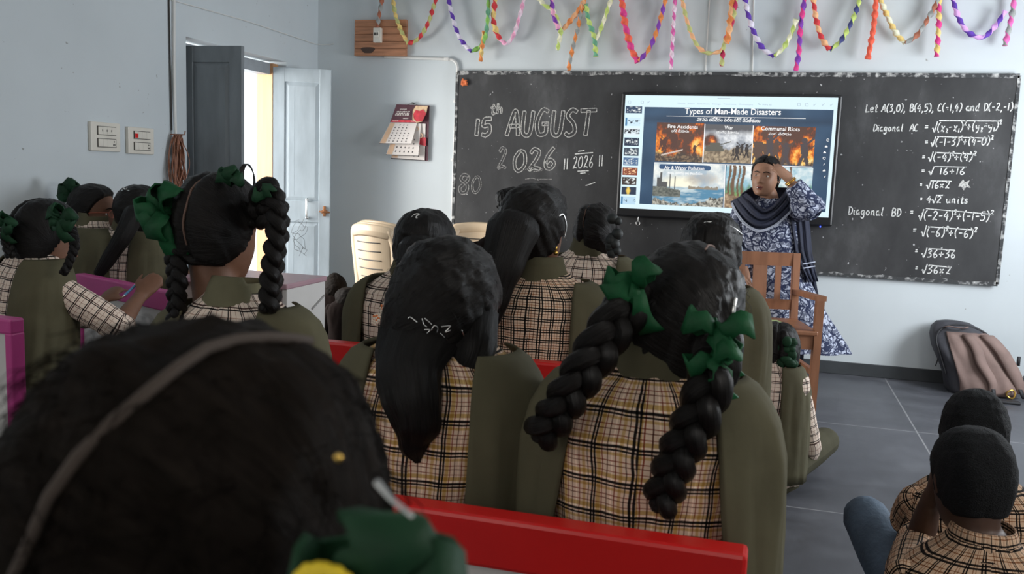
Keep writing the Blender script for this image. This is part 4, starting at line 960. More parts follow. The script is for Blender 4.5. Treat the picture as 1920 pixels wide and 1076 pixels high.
m = MB(); m.box((-.095, -.07, .0), (.095, .07, .003)); m.box((-.095, -.07, .021), (.095, .07, .024)); m.box((-.095, -.07, .0), (-.092, .07, .024)); m.build('cover', 'book_green', bk, smooth=False)
m = MB(); m.box((-.092, -.067, .003), (.092, .067, .021)); m.build('page_block', 'paper', bk, smooth=False)

# ------------------------------------------------------------------ plastic chairs
M['cream_plastic'] = mat('cream_plastic', (.62, .48, .33), .38, .04, 4)
def plastic_chair(loc, rz, label, group=None):
    o = thing('plastic_chair', label, 'chair', loc, rz, group)
    m = MB(); m.box((-.21, -.20, .415), (.21, .22, .432), bev=.008); m.box((-.215, .19, .385), (.215, .23, .43), bev=.01); m.build('seat', 'cream_plastic', o, smooth=False)
    # back: curved frame with horizontal slats
    def bp(u, z): return Vector((u*(.185+.02*(z-.43)), -.205-.13*(z-.43)-.055*(1-u*u)*min(1, (z-.40)*4), z))
    m = MB()
    for sgn in (-1, 1): m.tube([bp(sgn, .42), bp(sgn*1.02, .6), bp(sgn*1.02, .78), bp(sgn*.9, .865)], [(.03, .014)]*4, 8, (0, 1, 0), sub=4)
    m.tube([bp(u, .865+.02*(1-u*u)) for u in np.linspace(-.92, .92, 9)], [(.016, .042)]*9, 8, (0, 0, 1)); m.build('back_frame', 'cream_plastic', o)
    rows = [[bp(u, z) for u in np.linspace(-1.0, 1.0, 17)] for z in np.linspace(.42, .87, 14)]
    m = MB(); m.loft(rows, False, closed=False); w = m.build('back_shell', 'cream_plastic', o); mod(w, 'SOLIDIFY', thickness=.007, offset=0); bake(w)
    for k in range(6):
        z = .50+k*.06; m = MB()
        for dy in (.0045, -.0045): strip(m, [bp(u, z)+Vector((0, dy, 0)) for u in np.linspace(-.62, .62, 9)], .0035, [(0, 0, 1)]*9, thick=.001)
        m.build('back_slot', 'slot', o)
    for sx in (-1, 1):
        for sy, x2, y2 in ((1, .24, .26), (-1, .22, -.27)):
            m = MB(); m.tube([(sx*.2, sy*.19, .42), (sx*x2, y2, 0)], [(.032, .02), (.022, .016)], 8, (0, 1, 0), round_=False); m.build('leg', 'cream_plastic', o, smooth=True)
    return o
def copy_thing(o, loc, label):
    r = o.copy(); C.objects.link(r); r.location = loc; r['label'] = label
    for c_ in list(o.children):
        n_ = c_.copy(); C.objects.link(n_); n_.parent = r
        for g in c_.children:
            k_ = g.copy(); C.objects.link(k_); k_.parent = n_
    return r
s0 = onY(700, 424, 5.55); ca = -.42
fd = Vector((-math.sin(ca), math.cos(ca), 0)); base = Vector((s0.x, 5.55, 0))+fd*.25; dz = (s0.z-.885)/2
pc = plastic_chair(base, ca, 'cream plastic chair at the bottom of the stack in front of the doorway', 'stacked cream chairs')
copy_thing(pc, base+fd*.03+Vector((0, 0, dz)), 'cream plastic chair in the middle of the stack in front of the doorway')
copy_thing(pc, base+fd*.06+Vector((0, 0, dz*2)), 'cream plastic chair on top of the stack in front of the doorway')
s1 = onY(890, 430, 6.1); plastic_chair((s1.x, 6.02, 0), math.pi+.1, 'single cream plastic chair against the wall under the chalkboard corner')

# ------------------------------------------------------------------ backpack, clip, strap end
M['bag_brown'] = mat('mauve_brown_canvas', (.25, .175, .155), .8, .18, 7, bump=.35, bscale=14, spec=.2); M['bag_dark'] = mat('dark_grey_canvas', (.055, .055, .066), .7, .15, 8, bump=.3, bscale=18)
M['bag_black'] = mat('black_webbing', (.02, .02, .024), .6)
g0 = onZ(1822, 742, 0)
bag = thing('backpack', 'slumped mauve brown and dark grey backpack leaning on the front wall', 'backpack', (g0.x+.0, g0.y+.13, 0), .06)
BR = [(0, .07, .19, .13, .0), (.03, .07, .205, .15, .0), (.10, .055, .205, .15, .005), (.20, .015, .205, .14, .03), (.28, -.025, .20, .125, .055), (.35, -.06, .18, .105, .075), (.40, -.085, .15, .085, .088), (.435, -.105, .10, .055, .095), (.445, -.11, .045, .028, .098)]
def bagpt(z, a, k=1.0):
    cx, hw, hd, cy = interp(BR, z); ca, sa = math.cos(a), math.sin(a); e = .62
    r = 1+.03*math.sin(7*a+z*22)*(.5-.5*math.sin(a))
    return Vector((cx+hw*k*r*math.copysign(abs(ca)**e, ca), cy+hd*k*r*math.copysign(abs(sa)**e, sa), z))
zs_ = [0, .015, .03, .06, .1, .15, .2, .24, .28, .32, .35, .38, .40, .42, .435, .445]
m = MB(); m.loft([[bagpt(z, 2*math.pi*j/48) for j in range(48)] for z in zs_]); m.build('bag_body', 'bag_dark', bag)
m = MB(); rings = []
for z in [.012, .04, .08, .12, .16, .2, .24, .28, .32, .36, .385]:                       # brown back panel
    row = []
    for j in range(33):
        t = j/32; a = math.radians(lerp(232+18*(z/.4), 348, t)); p = bagpt(z, a, 1.035); p.y -= .010*(math.sin(t*14+z*9)**2); row.append(p)
    rings.append(row)
m.loft(rings, False, closed=False); o = m.build('back_panel', 'bag_brown', bag); mod(o, 'SOLIDIFY', thickness=.006, offset=0); bake(o)
for t0_, t1_, w0 in ((.24, .30, .026), (.64, .86, .036)):
    m = MB(); P_ = []; S_ = []
    for k in range(12):
        z = .375-.34*k/11; a = math.radians(lerp(240+10*(z/.4), 345, lerp(t0_, t1_, k/11)+.012*math.sin(k*.9))); p = bagpt(z, a, 1.12); p.y -= .02*math.sin(math.pi*k/11)+.008; P_.append(p); S_.append(Vector((1, .25, 0)))
    strip(m, P_, [w0*(1.15-.5*max(0, k-7)/4) for k in range(12)], S_, thick=.009); m.build('shoulder_strap', 'bag_brown', bag)
    m = MB(); strip(m, [P_[-2]+Vector((0, -.012, 0)), P_[-1]+Vector((.01, -.012, -.015)), P_[-1]+Vector((.02, -.004, -.03))], .012, [(1, .2, 0)]*3, thick=.002); m.build('strap_webbing', 'bag_black', bag)
m = MB(); m.tube([bagpt(z, math.radians(a), 1.03) for z, a in ((.12, 200), (.24, 205), (.33, 215), (.395, 235), (.428, 270), (.41, 320), (.36, 345), (.27, 352))], .007, 6, sub=5); m.build('zip_line', 'bag_black', bag)
m = MB(); q = bagpt(.41, math.radians(265), 1.05); m.tube([q+Vector((-.05, 0, 0)), q+Vector((-.03, -.03, .01)), q+Vector((.05, -.035, .005)), q+Vector((.085, 0, .01))], [(.011, .004)]*4, 8, sub=4); m.build('grab_handle', 'bag_brown', bag)
m = MB(); q = bagpt(.2, math.radians(185), 1.02); m.tube([q, q+Vector((-.012, -.01, -.045))], .004, 6); m.build('zip_pull', 'bag_black', bag)
m = MB(); q = bagpt(.06, math.radians(352), 1.0); m.bar(q, q+Vector((.045, -.01, .09)), .012, .004); m.bar(q+Vector((0, 0, .14)), q+Vector((.0, 0, .20)), .02, .006, (0, 1, 0)); m.build('side_webbing', 'bag_black', bag)
c0 = onY(1895, 739, g0.y-.02); m = MB()
m.tube([c0+Vector((.024*math.cos(a), .004*math.sin(2*a), .026*math.sin(a)*(1+.25*math.cos(a)))) for a in np.linspace(0, 6.283, 21)], .0055, 8, (0, 1, 0), cap=False)
clip = tag(m.build('key_clip', 'gold'), 'gold ring clip at lower right corner of the backpack', 'clip')
s0 = onZ(1894, 757, .0); m = MB(); m.box((s0.x-.055, s0.y-.025, 0), (s0.x+.055, s0.y+.025, .018), bev=.007); tag(m.build('strap_end', 'bag_black', smooth=False), 'small black object lying on the floor right of the backpack', 'strap')
# ------------------------------------------------------------------ people: shared builders
TORSO = [(-.06, .120, .095), (-.02, .170, .125), (.06, .168, .122), (.16, .150, .108), (.28, .153, .110), (.38, .168, .112), (.44, .176, .106), (.485, .168, .094), (.515, .135, .078), (.54, .095, .068), (.562, .068, .061), (.58, .060, .056)]
HEAD = [(-.115, .058, .044, .010), (-.111, .072, .024, .026), (-.104, .079, .004, .038), (-.09, .083, -.03, .050), (-.07, .086, -.055, .061), (-.045, .088, -.074, .069), (-.02, .087, -.087, .0735), (.005, .087, -.094, .076), (.03, .088, -.096, .0765), (.055, .085, -.093, .074), (.08, .074, -.084, .066), (.10, .057, -.067, .053), (.112, .034, -.044, .034), (.117, .012, -.02, .014)]
def head_pt(z, a, k=0.0):
    fy, by, hw = interp(HEAD, z); cy, hd = (fy+by)/2, (fy-by)/2
    s, c_ = math.sin(a), math.cos(a)
    return Vector((hw*math.copysign(abs(s)**.92, s), cy+hd*math.copysign(abs(c_)**.92, c_), z))
def face_push(p):
    """features of the face, pushed out along +y"""
    if p.y < .02: return p
    x, z = p.x, p.z; g = lambda cx, cz, sx, sz: math.exp(-((x-cx)/sx)**2-((z-cz)/sz)**2)
    d = 0
    t = (z+.036)/.042
    if -.25 < t < 1.1: d += (.021*(1-t)+.004)*math.exp(-(x/(.0085+.004*(1-max(0, t))))**2) if t >= 0 else .021*math.exp(-(x/.012)**2)*max(0, 1+t*4)
    d += .008*(g(.0125, -.036, .006, .006)+g(-.0125, -.036, .006, .006))
    d -= .0105*(g(.032, .004, .016, .010)+g(-.032, .004, .016, .010))
    d += .0035*(g(.03, .026, .024, .008)+g(-.03, .026, .024, .008))+.004*(g(.045, -.03, .02, .02)+g(-.045, -.03, .02, .02))
    d += .0065*g(0, -.061, .018, .005)+.007*g(0, -.074, .015, .005)-.004*g(0, -.0675, .02, .0022)+.006*g(0, -.1, .018, .012)-.003*g(0, -.086, .02, .005)
    return Vector((p.x, p.y+d, p.z))
def hairline(y): return interp([(-.1, -.085), (-.03, -.078), (.0, -.035), (.022, .02), (.04, .045), (.06, .068), (.09, .088)], y)[0]
def head_mesh(mb, Hm, s, face=True):
    zs = [lerp(-.115, .117, i/46) for i in range(47)]
    rings = []
    for z in zs:
        r = []
        for j in range(64):
            p = head_pt(z, 2*math.pi*j/64); p = face_push(p) if face else p; r.append(Hm @ (p*s))
        rings.append(r)
    mb.loft(rings)
    for sx in (-1, 1):
        for k, (c, r) in enumerate((((sx*.079, -.012, .004), (.007, .017, .022)), ((sx*.080, -.010, -.018), (.006, .011, .014)))): mb.sphere(Hm @ (Vector(c)*s), tuple(q*s for q in r), 8, 0, Hm.to_3x3() @ Matrix.Rotation(sx*-.35, 3, 'Z'))
def skull_hair(Hm, s, pole=(1, 0, 0), thick=.017, part=None, bumps=(), seed=0, hl=0.0, name='hair', m_='hair', parent=None, ridge=.0018, crop=False, wisps=0):
    """closed hair cap; inside the skull where there is no hair, so that the hairline is clean"""
    pole = Vector(pole).normalized(); e1 = pole.cross(Vector((0, .3, 1))).normalized(); e2 = pole.cross(e1)
    nz_, na = 60, 100; rings = []; uvs = []
    for i in range(nz_+1):
        z = lerp(-.112, .1172, (i/nz_)**.9); row = []; ur = []
        for j in range(na):
            a = 2*math.pi*j/na; p = head_pt(z, a); dr = Vector((p.x, p.y+.005, p.z*.9+.0)); 
            if z < 0: dr.z *= .3
            dr.normalize()
            m_h = sstep(-.35, 1, (z-hairline(p.y)-hl)/.012)
            q = p.normalized(); az = math.atan2(q.dot(e1), q.dot(e2))
            h = thick*(1+.25*fbm(q.x*3+seed, q.y*3+q.z*2, 1, 3))
            h += ridge*mnoise.noise(Vector((az*(16 if not crop else 40), q.dot(pole)*2, seed)))*(1.0)
            if part is not None and z > part[1]:
                px = part[0]+part[2]*(.1-z)
                h -= thick*.8*math.exp(-((p.x-px)/.006)**2)*(1 if p.y < .09 else 0)
                h += .004*math.exp(-((abs(p.x-px)-.02)/.02)**2)
            for (bx, by, bz, r, amp) in bumps: h += amp*math.exp(-((p-Vector((bx, by, bz))).length/r)**2)
            if z < -.04: h *= 1+.25*sstep(-.04, -.08, z)
            off = lerp(-.022, h, m_h); row.append(Hm @ ((p+dr*off)*s)); ur.append((az*.32, q.dot(pole)))
        rings.append(row); uvs.append(ur)
    mb = MB(); mb.loft(rings, True, 0, True, lambda i, t, L: uvs[i][int(round(t*na)) % na])
    rw = random.Random(seed)
    for k in range(wisps):                                          # stray hairs lifting off the cap
        i = rw.randint(26, nz_-3); j = rw.randrange(na); p = rings[i][j]; c = Hm @ Vector((0, 0, .01)); o_ = (p-c).normalized()
        if m_ is None or sstep(-.35, 1, ((Hm.inverted() @ p).z/s-hairline((Hm.inverted() @ p).y/s))/.012) < .9: continue
        tg = (rings[i-3][(j+rw.randint(-4, 4)) % na]-p).normalized(); l_ = rw.uniform(.02, .05); q = [p-o_*.002]
        for t in (.35, .7, 1): q.append(p+tg*(l_*t)+o_*(rw.uniform(.002, .010)*math.sin(t*2.4)+.001)+Vector((rw.uniform(-1, 1), rw.uniform(-1, 1), rw.uniform(-1, 1)))*.002)
        mb.tube(q, [.0004, .00035, .0003, .0002], 3, sub=2, round_=False)
    return mb.build(name, m_, parent)
def part_line(Hm, s, parent, x0, kx, y0, y1, thick, w=.0028, n=16, m_='scalp'):
    """thin strip of scalp showing along the parting, over the crown from front (y0) to nape side (y1 = lowest z at the back)"""
    pts = []
    for i in range(n+1):
        t = i/n; th = lerp(math.radians(y0), math.radians(y1), t)             # angle in the y-z plane from +y up and over
        d = Vector((0, math.cos(th), math.sin(th))); best = None
        lo, hi = .02, .15
        for _ in range(24):
            r = (lo+hi)/2; p = d*r; x = x0+kx*t; fy, by, hw = interp(HEAD, max(-.11, min(.117, p.z))); cy, hd = (fy+by)/2, (fy-by)/2
            ins = (p.y-cy)**2/hd**2+(x/hw)**2 < 1 and p.z < .117
            if ins: lo = r
            else: hi = r
        pts.append(Hm @ ((Vector((x0+kx*t+.002*math.sin(i*1.3), 0, 0))+d*(lo+thick*.62))*s))
    m = MB(); m.tube(pts, [(w*s*(.6+.4*math.sin(math.pi*i/n)), w*s) for i in range(n+1)], 6, (0, 0, 1)); return m.build('hair_parting', m_, parent)
def braid_mesh(mb, path, r0, r1, step=.9, sub=14, ph0=0.0, ends=True):
    """three strands crossing over one another along the path"""
    P, R = resample(path, [(lerp(r0, r1, i/(len(path)-1)),) for i in range(len(path))], sub); fr = frames(P, (0, -1, 0)); s = 0; S = []
    for i, p in enumerate(P):
        if i: s += (P[i]-P[i-1]).length/(2.0*R[i][0]*step)
        S.append(s)
    for k in range(3):
        pts, rad = [], []
        for i, p in enumerate(P):
            a = ph0+S[i]*math.pi*.667*1.5+k*2*math.pi/3; r = R[i][0]; t, l, u = fr[i]
            pts.append(p+l*(r*.56*math.sin(a))+u*(r*.36*math.sin(2*a))); rad.append((r*.50, r*.46))
        mb.tube(pts, rad, 10, (0, -1, 0), uvf=lambda i, t, L, k=k: (t*.5+k*.37, L*6))
    return mb
def hair_fall(path, wd, name='loose_hair', parent=None, m_='hair', seed=0, n=36, ridge=.07, sub=8, up=(0, -1, 0)):
    P, R = resample(path, wd, sub); t0 = (P[0]-P[1]).normalized(); b0 = R[0][1]
    P = [P[0]+t0*(b0*.95), P[0]+t0*(b0*.8), P[0]+t0*(b0*.5)]+P; R = [lerp((0, 0), R[0], q) for q in (.25, .58, .86)]+R; fr = frames(P, up); rings = []
    for i, (p, (t, l, u)) in enumerate(zip(P, fr)):
        a_, b_ = R[i]; row = []
        for j in range(n):
            a = 2*math.pi*j/n; k = 1+ridge*mnoise.noise(Vector((math.cos(a)*5+seed, math.sin(a)*5, i*.08)))*2+ridge*.7*mnoise.noise(Vector((a*6, seed, i*.05)))
            row.append(p+l*(a_*k*math.cos(a))+u*(b_*k*math.sin(a)))
        rings.append(row)
    m = MB(); m.loft(rings, True, 0, True, lambda i, t, L: (t*1.6, L*5)); return m.build(name, m_, parent)
def bow(c, s, parent, inv, seed=0, loops=4, tails=2, m_='ribbon', spread=None, name='hair_bow', width=.019):
    """a ribbon bow: several standing loops and hanging tails round a knot (world coordinates in, local mesh out)"""
    r = random.Random(seed); mb = MB(); c = Vector(c)
    L = spread or [(-1, .25), (1, .35), (-.55, .8), (.6, -.35), (-.7, -.4), (.2, .95)]
    for k in range(loops):
        dx, dz = L[k % len(L)]; d = Vector((dx, -.35+r.uniform(-.25, .25), dz)).normalized(); side = d.cross(Vector((r.uniform(-.4, .4), 1, r.uniform(-.3, .3)))).normalized()
        n_ = d.cross(side).normalized(); P = []; S = []; Wd = []
        for i in range(13):
            t = i/12; a = math.pi*2*t
            P.append(c+d*(s*(1-math.cos(a))/2*(1+.1*r.uniform(-1, 1)))+n_*(s*.33*math.sin(a))+side*(.006*math.sin(3*a+k))); S.append((side+n_*.35*math.sin(a*1.5+k)).normalized()); Wd.append(width*(.35+.75*math.sin(math.pi*t))*s/.055)
        strip(mb, P, Wd, S)
    for k in range(tails):
        sgn = -1 if k % 2 else 1; P, S, Wd = [], [], []
        for i in range(8):
            t = i/7; P.append(c+Vector((sgn*s*(.22+.35*t)*t+.004*math.sin(6*t), -.012-.012*math.sin(4*t+k), -s*1.5*t))); S.append(Vector((1, .5*math.sin(3*t+k), .3*sgn)).normalized()); Wd.append(width*(.4+.75*t)*s/.055)
        strip(mb, P, Wd, S)
    mb.sphere(c, (s*.2, s*.2, s*.22), 7)
    mb.v = [tuple(inv @ Vector(v)) for v in mb.v]
    return mb.build(name, m_, parent)
def hand_pieces(mb, w, d, nrm, s=1.0, curl=.35, thumb=1, spread=.0, curls=None):
    """palm, four fingers of different lengths and a thumb; nrm = the way the palm faces"""
    d = Vector(d).normalized(); nrm = Vector(nrm); nrm = (nrm-d*nrm.dot(d)).normalized(); l = d.cross(nrm)*thumb; w = Vector(w)
    mb.tube([w-d*.02*s, w+d*.02*s, w+d*.055*s, w+d*.088*s], [(.024*s, .019*s), (.032*s, .017*s), (.040*s, .015*s), (.038*s, .012*s)], 12, nrm, sub=3)
    for i, (len_, off) in enumerate(((.068, .030), (.076, .0105), (.071, -.0095), (.055, -.028))):
        c = curls[i] if curls else curl*(1+.12*i); p = w+d*(.080-.004*abs(i-1.3))*s+l*off*s; dv = (d+l*(off*spread*14)).normalized(); P = [p-dv*.015*s, p]; ang = 0
        for seg in (.45, .31, .24):
            ang += c; q = dv*math.cos(ang)+nrm*math.sin(ang); p = p+q*(len_*seg*s); P.append(p)
        mb.tube(P, [.0085*s, .0088*s, .0080*s, .0072*s, .0058*s], 8, nrm)
    p = w+d*.022*s+l*.026*s; q = (d*.62+l*.72+nrm*.25).normalized(); q2 = (d*.9+l*.25+nrm*.3).normalized()
    mb.tube([p-q*.012*s, p+q*.028*s, p+q*.028*s+q2*.026*s, p+q*.028*s+q2*.046*s], [.012*s, .0105*s, .009*s, .0065*s], 8, nrm)
def close_body(mb, name, parent, voxel, mats, smooth=6):
    o = mb.build(name, mats, parent); mod(o, 'REMESH', mode='VOXEL', voxel_size=voxel, use_smooth_shade=True); mod(o, 'SMOOTH', factor=.5, iterations=smooth); bake(o)
    o.data.polygons.foreach_set('use_smooth', [True]*len(o.data.polygons)); return o
class Fig: pass
def figure(label, top, hy, floor=False, s=None, zs=None, yaw=0.0, lean=.03, side=0.0, hyaw=0.0, htilt=0.0, hpitch=0.0, group=None, hs=1.0, skin='skin', plaid_='plaid_mid',
           coat='olive', coat_in=(.075, .135), arms=None, collar='olive', coat_on=True, legs=None, body=None, hands=True, voxel=.0085, trousers='olive_dark', shirt_mat=None, coat_w=1.0, hdx=0.0, coat_drop=0.0):
    """a seated pupil seen from behind; top = pixel of the crown, hy = depth (world Y) of the head"""
    f = Fig(); tp = onY(*top, hy)
    zs = zs if zs is not None else (.07 if floor else .44)
    s = s or (tp.z-zs)/.815
    f.s, f.zs = s, zs; L = lambda p: Vector((p[0]*s, p[1]*s, p[2]*s+zs))
    def sp(z): t = max(0, z)/.57; return Vector((side*t**1.4, lean*t**1.5, 0))
    nk = sp(.57); hc = Vector((nk.x+hdx+side*.25, nk.y+lean*.25+.022, .695+(.0))) ; hsz = hs/s*1.0
    hcl = L(hc)
    rz = yaw; R3 = Matrix.Rotation(rz, 3, 'Z')
    HR = Matrix.Rotation(hyaw, 4, 'Z') @ Matrix.Rotation(hpitch, 4, 'X') @ Matrix.Rotation(htilt, 4, 'Y')
    up = HR.to_3x3() @ Vector((0, 0, .134*hs)); hcl.z = tp.z-up.z
    if body: base = Vector((onY(*body, hy-.06).x, hy, 0)); dl = R3.inverted() @ (Vector((tp.x, hy, 0))-base); hcl.x = dl.x-up.x; base -= R3 @ Vector((0, hcl.y, 0)); base.z = 0
    else: base = Vector((tp.x, hy, 0))-R3 @ Vector((hcl.x+up.x, hcl.y, 0)); base.z = 0
    root = thing('person', label, 'person', base, rz, group); f.root = root
    f.mw = Matrix.Translation(base) @ Matrix.Rotation(rz, 4, 'Z'); f.inv = f.mw.inverted()
    f.loc = lambda px, py, Y: f.inv @ onY(px, py, Y)
    Hm = Matrix.Translation(hcl) @ HR; f.Hm = Hm; f.hs = hs
    ring = lambda z, hw, hd, n=48, k=1.0: [L(sp(z)+Vector((hw*math.copysign(abs(math.sin(a))**.85, math.sin(a)), -hd*math.copysign(abs(math.cos(a))**.9, math.cos(a)), z))) for a in [2*math.pi*j/n for j in range(n)]]
    # --- body
    b = MB()
    b.loft([ring(z, hw*.86, hd*.84, 28) for z, hw, hd in TORSO])
    b.tube([L(sp(.50)), L(sp(.57)), hcl+Hm.to_3x3() @ Vector((0, -.018, -.05))*hs, hcl+Hm.to_3x3() @ Vector((0, -.01, .0))*hs], [.062*s, .052*s, .050*hs, .05*hs], 16, (0, 1, 0), sub=3)
    head_mesh(b, Hm, hs)
    A = (arms(f.loc) if callable(arms) else arms) or {}; f.arm = {}
    for sg, key in ((-1, 'L'), (1, 'R')):
        d = A.get(key, {}); sh = L(sp(.47)+Vector((sg*.150*min(1, coat_w+.05), 0, .452))); el = d.get('elbow') or L(Vector((sg*.190*coat_w, .075, .235))+sp(.2)); wr = d.get('wrist') or L(Vector((sg*.095, .31, .285)))
        el, wr = Vector(el), Vector(wr); f.arm[key] = (sh, el, wr)
        b.tube([sh, sh.lerp(el, .5), el], [.046*s, .042*s, .035*s], 12); b.tube([el, el.lerp(wr, .4), wr], [.036*s, .034*s, .024*s], 12, round_=True)
        if hands: hand_pieces(b, wr, d.get('hd', (wr-el)), d.get('hn', (0, 0, -1)), .95*s if s < 1.05 else 1, d.get('curl', .3), d.get('thumb', sg), curls=d.get('curls'))
    G_ = (legs(f.loc) if callable(legs) else legs) or [[(sg*.085, .0, .03), (sg*.10, .40, .05), (sg*.10, .41, -.36)] for sg in (-1, 1)]
    for P in G_:
        q = [L(p) if not isinstance(p, Vector) else p for p in P]
        if not floor: q[-1].z = .06
        b.tube([q[0], q[1]], [.085*s, .055*s], 12); b.tube([q[1], q[2]], [.055*s, .036*s], 12)
        fd = Vector((0, 1, 0)) if not floor else (q[2]-q[1]).normalized(); fd.z = 0; b.tube([q[2]+Vector((0, -.02, -.02)), q[2]+fd*.09*s+Vector((0, 0, -.03))], [(.034*s, .028*s), (.036*s, .018*s)], 10)
    f.body = close_body(b, 'body', root, voxel, [skin])
    # --- trousers
    t = MB(); t.loft([ring(z, hw*1.02, hd*1.02, 28) for z, hw, hd in [(-.075, .11, .09), (-.03, .168, .125), (.05, .172, .126), (.1, .16, .118)]])
    for P in G_:
        q = [L(p) if not isinstance(p, Vector) else p for p in P]
        if not floor: q[-1].z = .10
        t.tube([q[0], q[0].lerp(q[1], .5), q[1]], [.098*s, .088*s, .072*s], 16, sub=3); t.tube([q[1], q[1].lerp(q[2], .5), q[1].lerp(q[2], .92)], [.072*s, .062*s, .056*s], 16, sub=3)
    f.trousers = t.build('trousers', trousers, root)
    # --- shirt, with the check running round the body
    zt = [-.045, 0, .05, .1, .15, .2, .25, .3, .34, .38, .41, .44, .465, .487, .503, .518, .532, .546, .558, .568]
    seed = (hash(label) % 97)*.37 if False else len(label)*.37+top[0]*.01
    rr = []; n = 72
    arc = [0.0]; hw0, hd0 = .165, .112
    for j in range(1, n+1):
        a0, a1 = 2*math.pi*(j-1)/n, 2*math.pi*j/n; arc.append(arc[-1]+math.hypot(hw0*(math.sin(a1)-math.sin(a0)), hd0*(math.cos(a1)-math.cos(a0))))
    for z in zt:
        hw, hd = interp(TORSO, z); e = .011 if z < .5 else .008; row = []
        for j, p in enumerate(ring(z, hw+e, hd+e, n)):
            a = 2*math.pi*j/n; c_ = L(sp(z)+Vector((0, 0, z))); w_ = .006*fbm(math.sin(a)*3+seed, z*9+math.cos(a)*2, 1, 3)*(1 if z < .5 else .3)
            dv = (p-c_); row.append(p+dv.normalized()*w_*1.2 if dv.length > 0 else p)
        rr.append(row)
    m = MB(); m.loft(rr, True, 0, True, lambda i, t_, Ln: ((arc[int(round(t_*n))]+.009)*s, zt[i]*s+.4))
    for key, (sh, el, wr) in f.arm.items():
        d = A.get(key, {}); e2 = d.get('sleeve', .55); P = [sh+(sh-el).normalized()*.02*s, sh.lerp(el, .35), sh.lerp(el, .8), el]; R_ = [.052*s, .055*s, .054*s, .053*s]
        P += [el.lerp(wr, e2*.6), el.lerp(wr, e2)]; R_ += [.053*s, .050*s]
        P, R_ = resample(P, R_, 4); t0_ = (P[0]-P[1]).normalized(); P = [P[0]+t0_*.034*s, P[0]+t0_*.028*s, P[0]+t0_*.016*s]+P+[P[-1].lerp(P[-2], .3), P[-1].lerp(P[-2], 1.0)]; R_ = [.004*s, R_[0]*.5, R_[0]*.85]+R_+[R_[-1]*.9, R_[-1]*.86]; nn = 20; fr = frames(P); rg = []
        for i, (p, (t_, l, u)) in enumerate(zip(P, fr)):
            rg.append([p+(l*math.cos(2*math.pi*j/nn)+u*math.sin(2*math.pi*j/nn))*(R_[i]*(1+.10*fbm(i*.5+seed, math.cos(2*math.pi*j/nn)*1.2, 1, 2))) for j in range(nn)])
        m.loft(rg, True, 0, True, lambda i, t_, Ln: (t_*.33, Ln))
    f.shirt = m.build('shirt', shirt_mat or plaid_, root)
    # --- collar band
    if collar:
        m = MB(); rg = []
        for z, hw, hd in ((.537, .088, .072), (.552, .074, .067), (.575, .066, .0635), (.596, .060, .060), (.597, .056, .056), (.57, .058, .056)): rg.append([p+Vector((0, 0, (.010 if z > .55 else 0)*s*(1 if p.y < 0 else -.6))) for p in ring(z, hw+.006, hd+.006, 40)])
        m.loft(rg, False); f.collar = m.build('collar', collar, root)
    # --- sleeveless coat: two open halves that hang over shoulders and upper arms
    if coat_on:
        CT = [(-.05-coat_drop, .255, .150), (.05, .252, .146), (.15, .248, .140), (.25, .246, .134), (.35, .243, .128), (.42, .238, .120), (.47, .226, .110), (.50, .208, .102), (.522, .178, .094), (.54, .138, .086), (.556, .098, .076), (.57, .080, .072)]
        zc = [-.05-coat_drop, 0, .05, .1, .15, .2, .25, .3, .35, .39, .42, .45, .47, .487, .50, .512, .522, .530, .536]
        for sg in (-1, 1):
            rows = []
            for z in zc:
                hw, hd = interp(CT, z); hw *= coat_w if z < .5 else 1+(coat_w-1)*max(0, (.56-z)/.06); k = max(0, min(1, (.55-z)/.6)); xin = lerp(coat_in[0], coat_in[1], k)
                ti = math.asin(min(.92, (min(.98, xin/hw))**(1/.85))); to = math.radians(138 if z > .1 else 128); row = []
                for j in range(41):
                    a = lerp(ti, to, j/40); amp = .010*(1-sstep(.40, .52, z)); 
                    w_ = 1+amp*10*(.16*math.sin(8*a+seed+z*4)**3+.12*math.sin(15*a+seed*2-z*6)**3+.26*fbm(a*2.2+seed, z*2.6, 1, 4))
                    if j == 0: w_ -= .012
                    row.append(L(sp(z)+Vector((sg*hw*w_*math.copysign(abs(math.sin(a))**.85, math.sin(a)), -hd*w_*math.copysign(abs(math.cos(a))**.9, math.cos(a)), z))))
                rows.append(row)
            m = MB(); m.loft(rows, False, closed=False); o = m.build('coat_half', coat, root); mod(o, 'SOLIDIFY', thickness=.005*s, offset=1.0); bake(o)
    return f
def clip_px(f, pts, Y, r=.0022, name='hair_clip', m_='metal', sub=4):
    m = MB(); P = [f.loc(x, y, Y) for x, y in pts]; m.tube(P, r, 6, (0, 1, 0), sub=sub if len(P) > 2 else 0); return m.build(name, m_, f.root)
def snap(f, px, py, lift=.02):
    """point on the back of the head/hair seen at a pixel: nearest crossing of the sight line with the skull ellipsoid"""
    o = f.inv @ Vector(ORG); d = (f.inv.to_3x3() @ Vector(ray(px, py))).normalized(); Hi = f.Hm.inverted(); o2, d2 = Hi @ o, Hi.to_3x3() @ d
    c = Vector((0, -.004, .012)); R_ = Vector((.0765, .092, .105)); k = f.hs; R_ = (R_+Vector((lift,)*3))*k; c = c*k
    q = Vector([(o2[i]-c[i])/R_[i] for i in range(3)]); e = Vector([d2[i]/R_[i] for i in range(3)]); A_, B_, C_ = e.dot(e), 2*q.dot(e), q.dot(q)-1; D = B_*B_-4*A_*C_
    t = (-B_-math.sqrt(D))/(2*A_) if D > 0 else -B_/(2*A_)
    return f.Hm @ (o2+d2*t)
def snap_tube(f, pts, r, name, m_, sub=3, lift=.02):
    m = MB(); P = [snap(f, x, y, lift) for x, y in pts]; m.tube(P, r, 6, (0, -1, 0), sub=sub if len(P) > 2 else 0); return m.build(name, m_, f.root)
def world(f, p): return f.mw @ Vector(p)
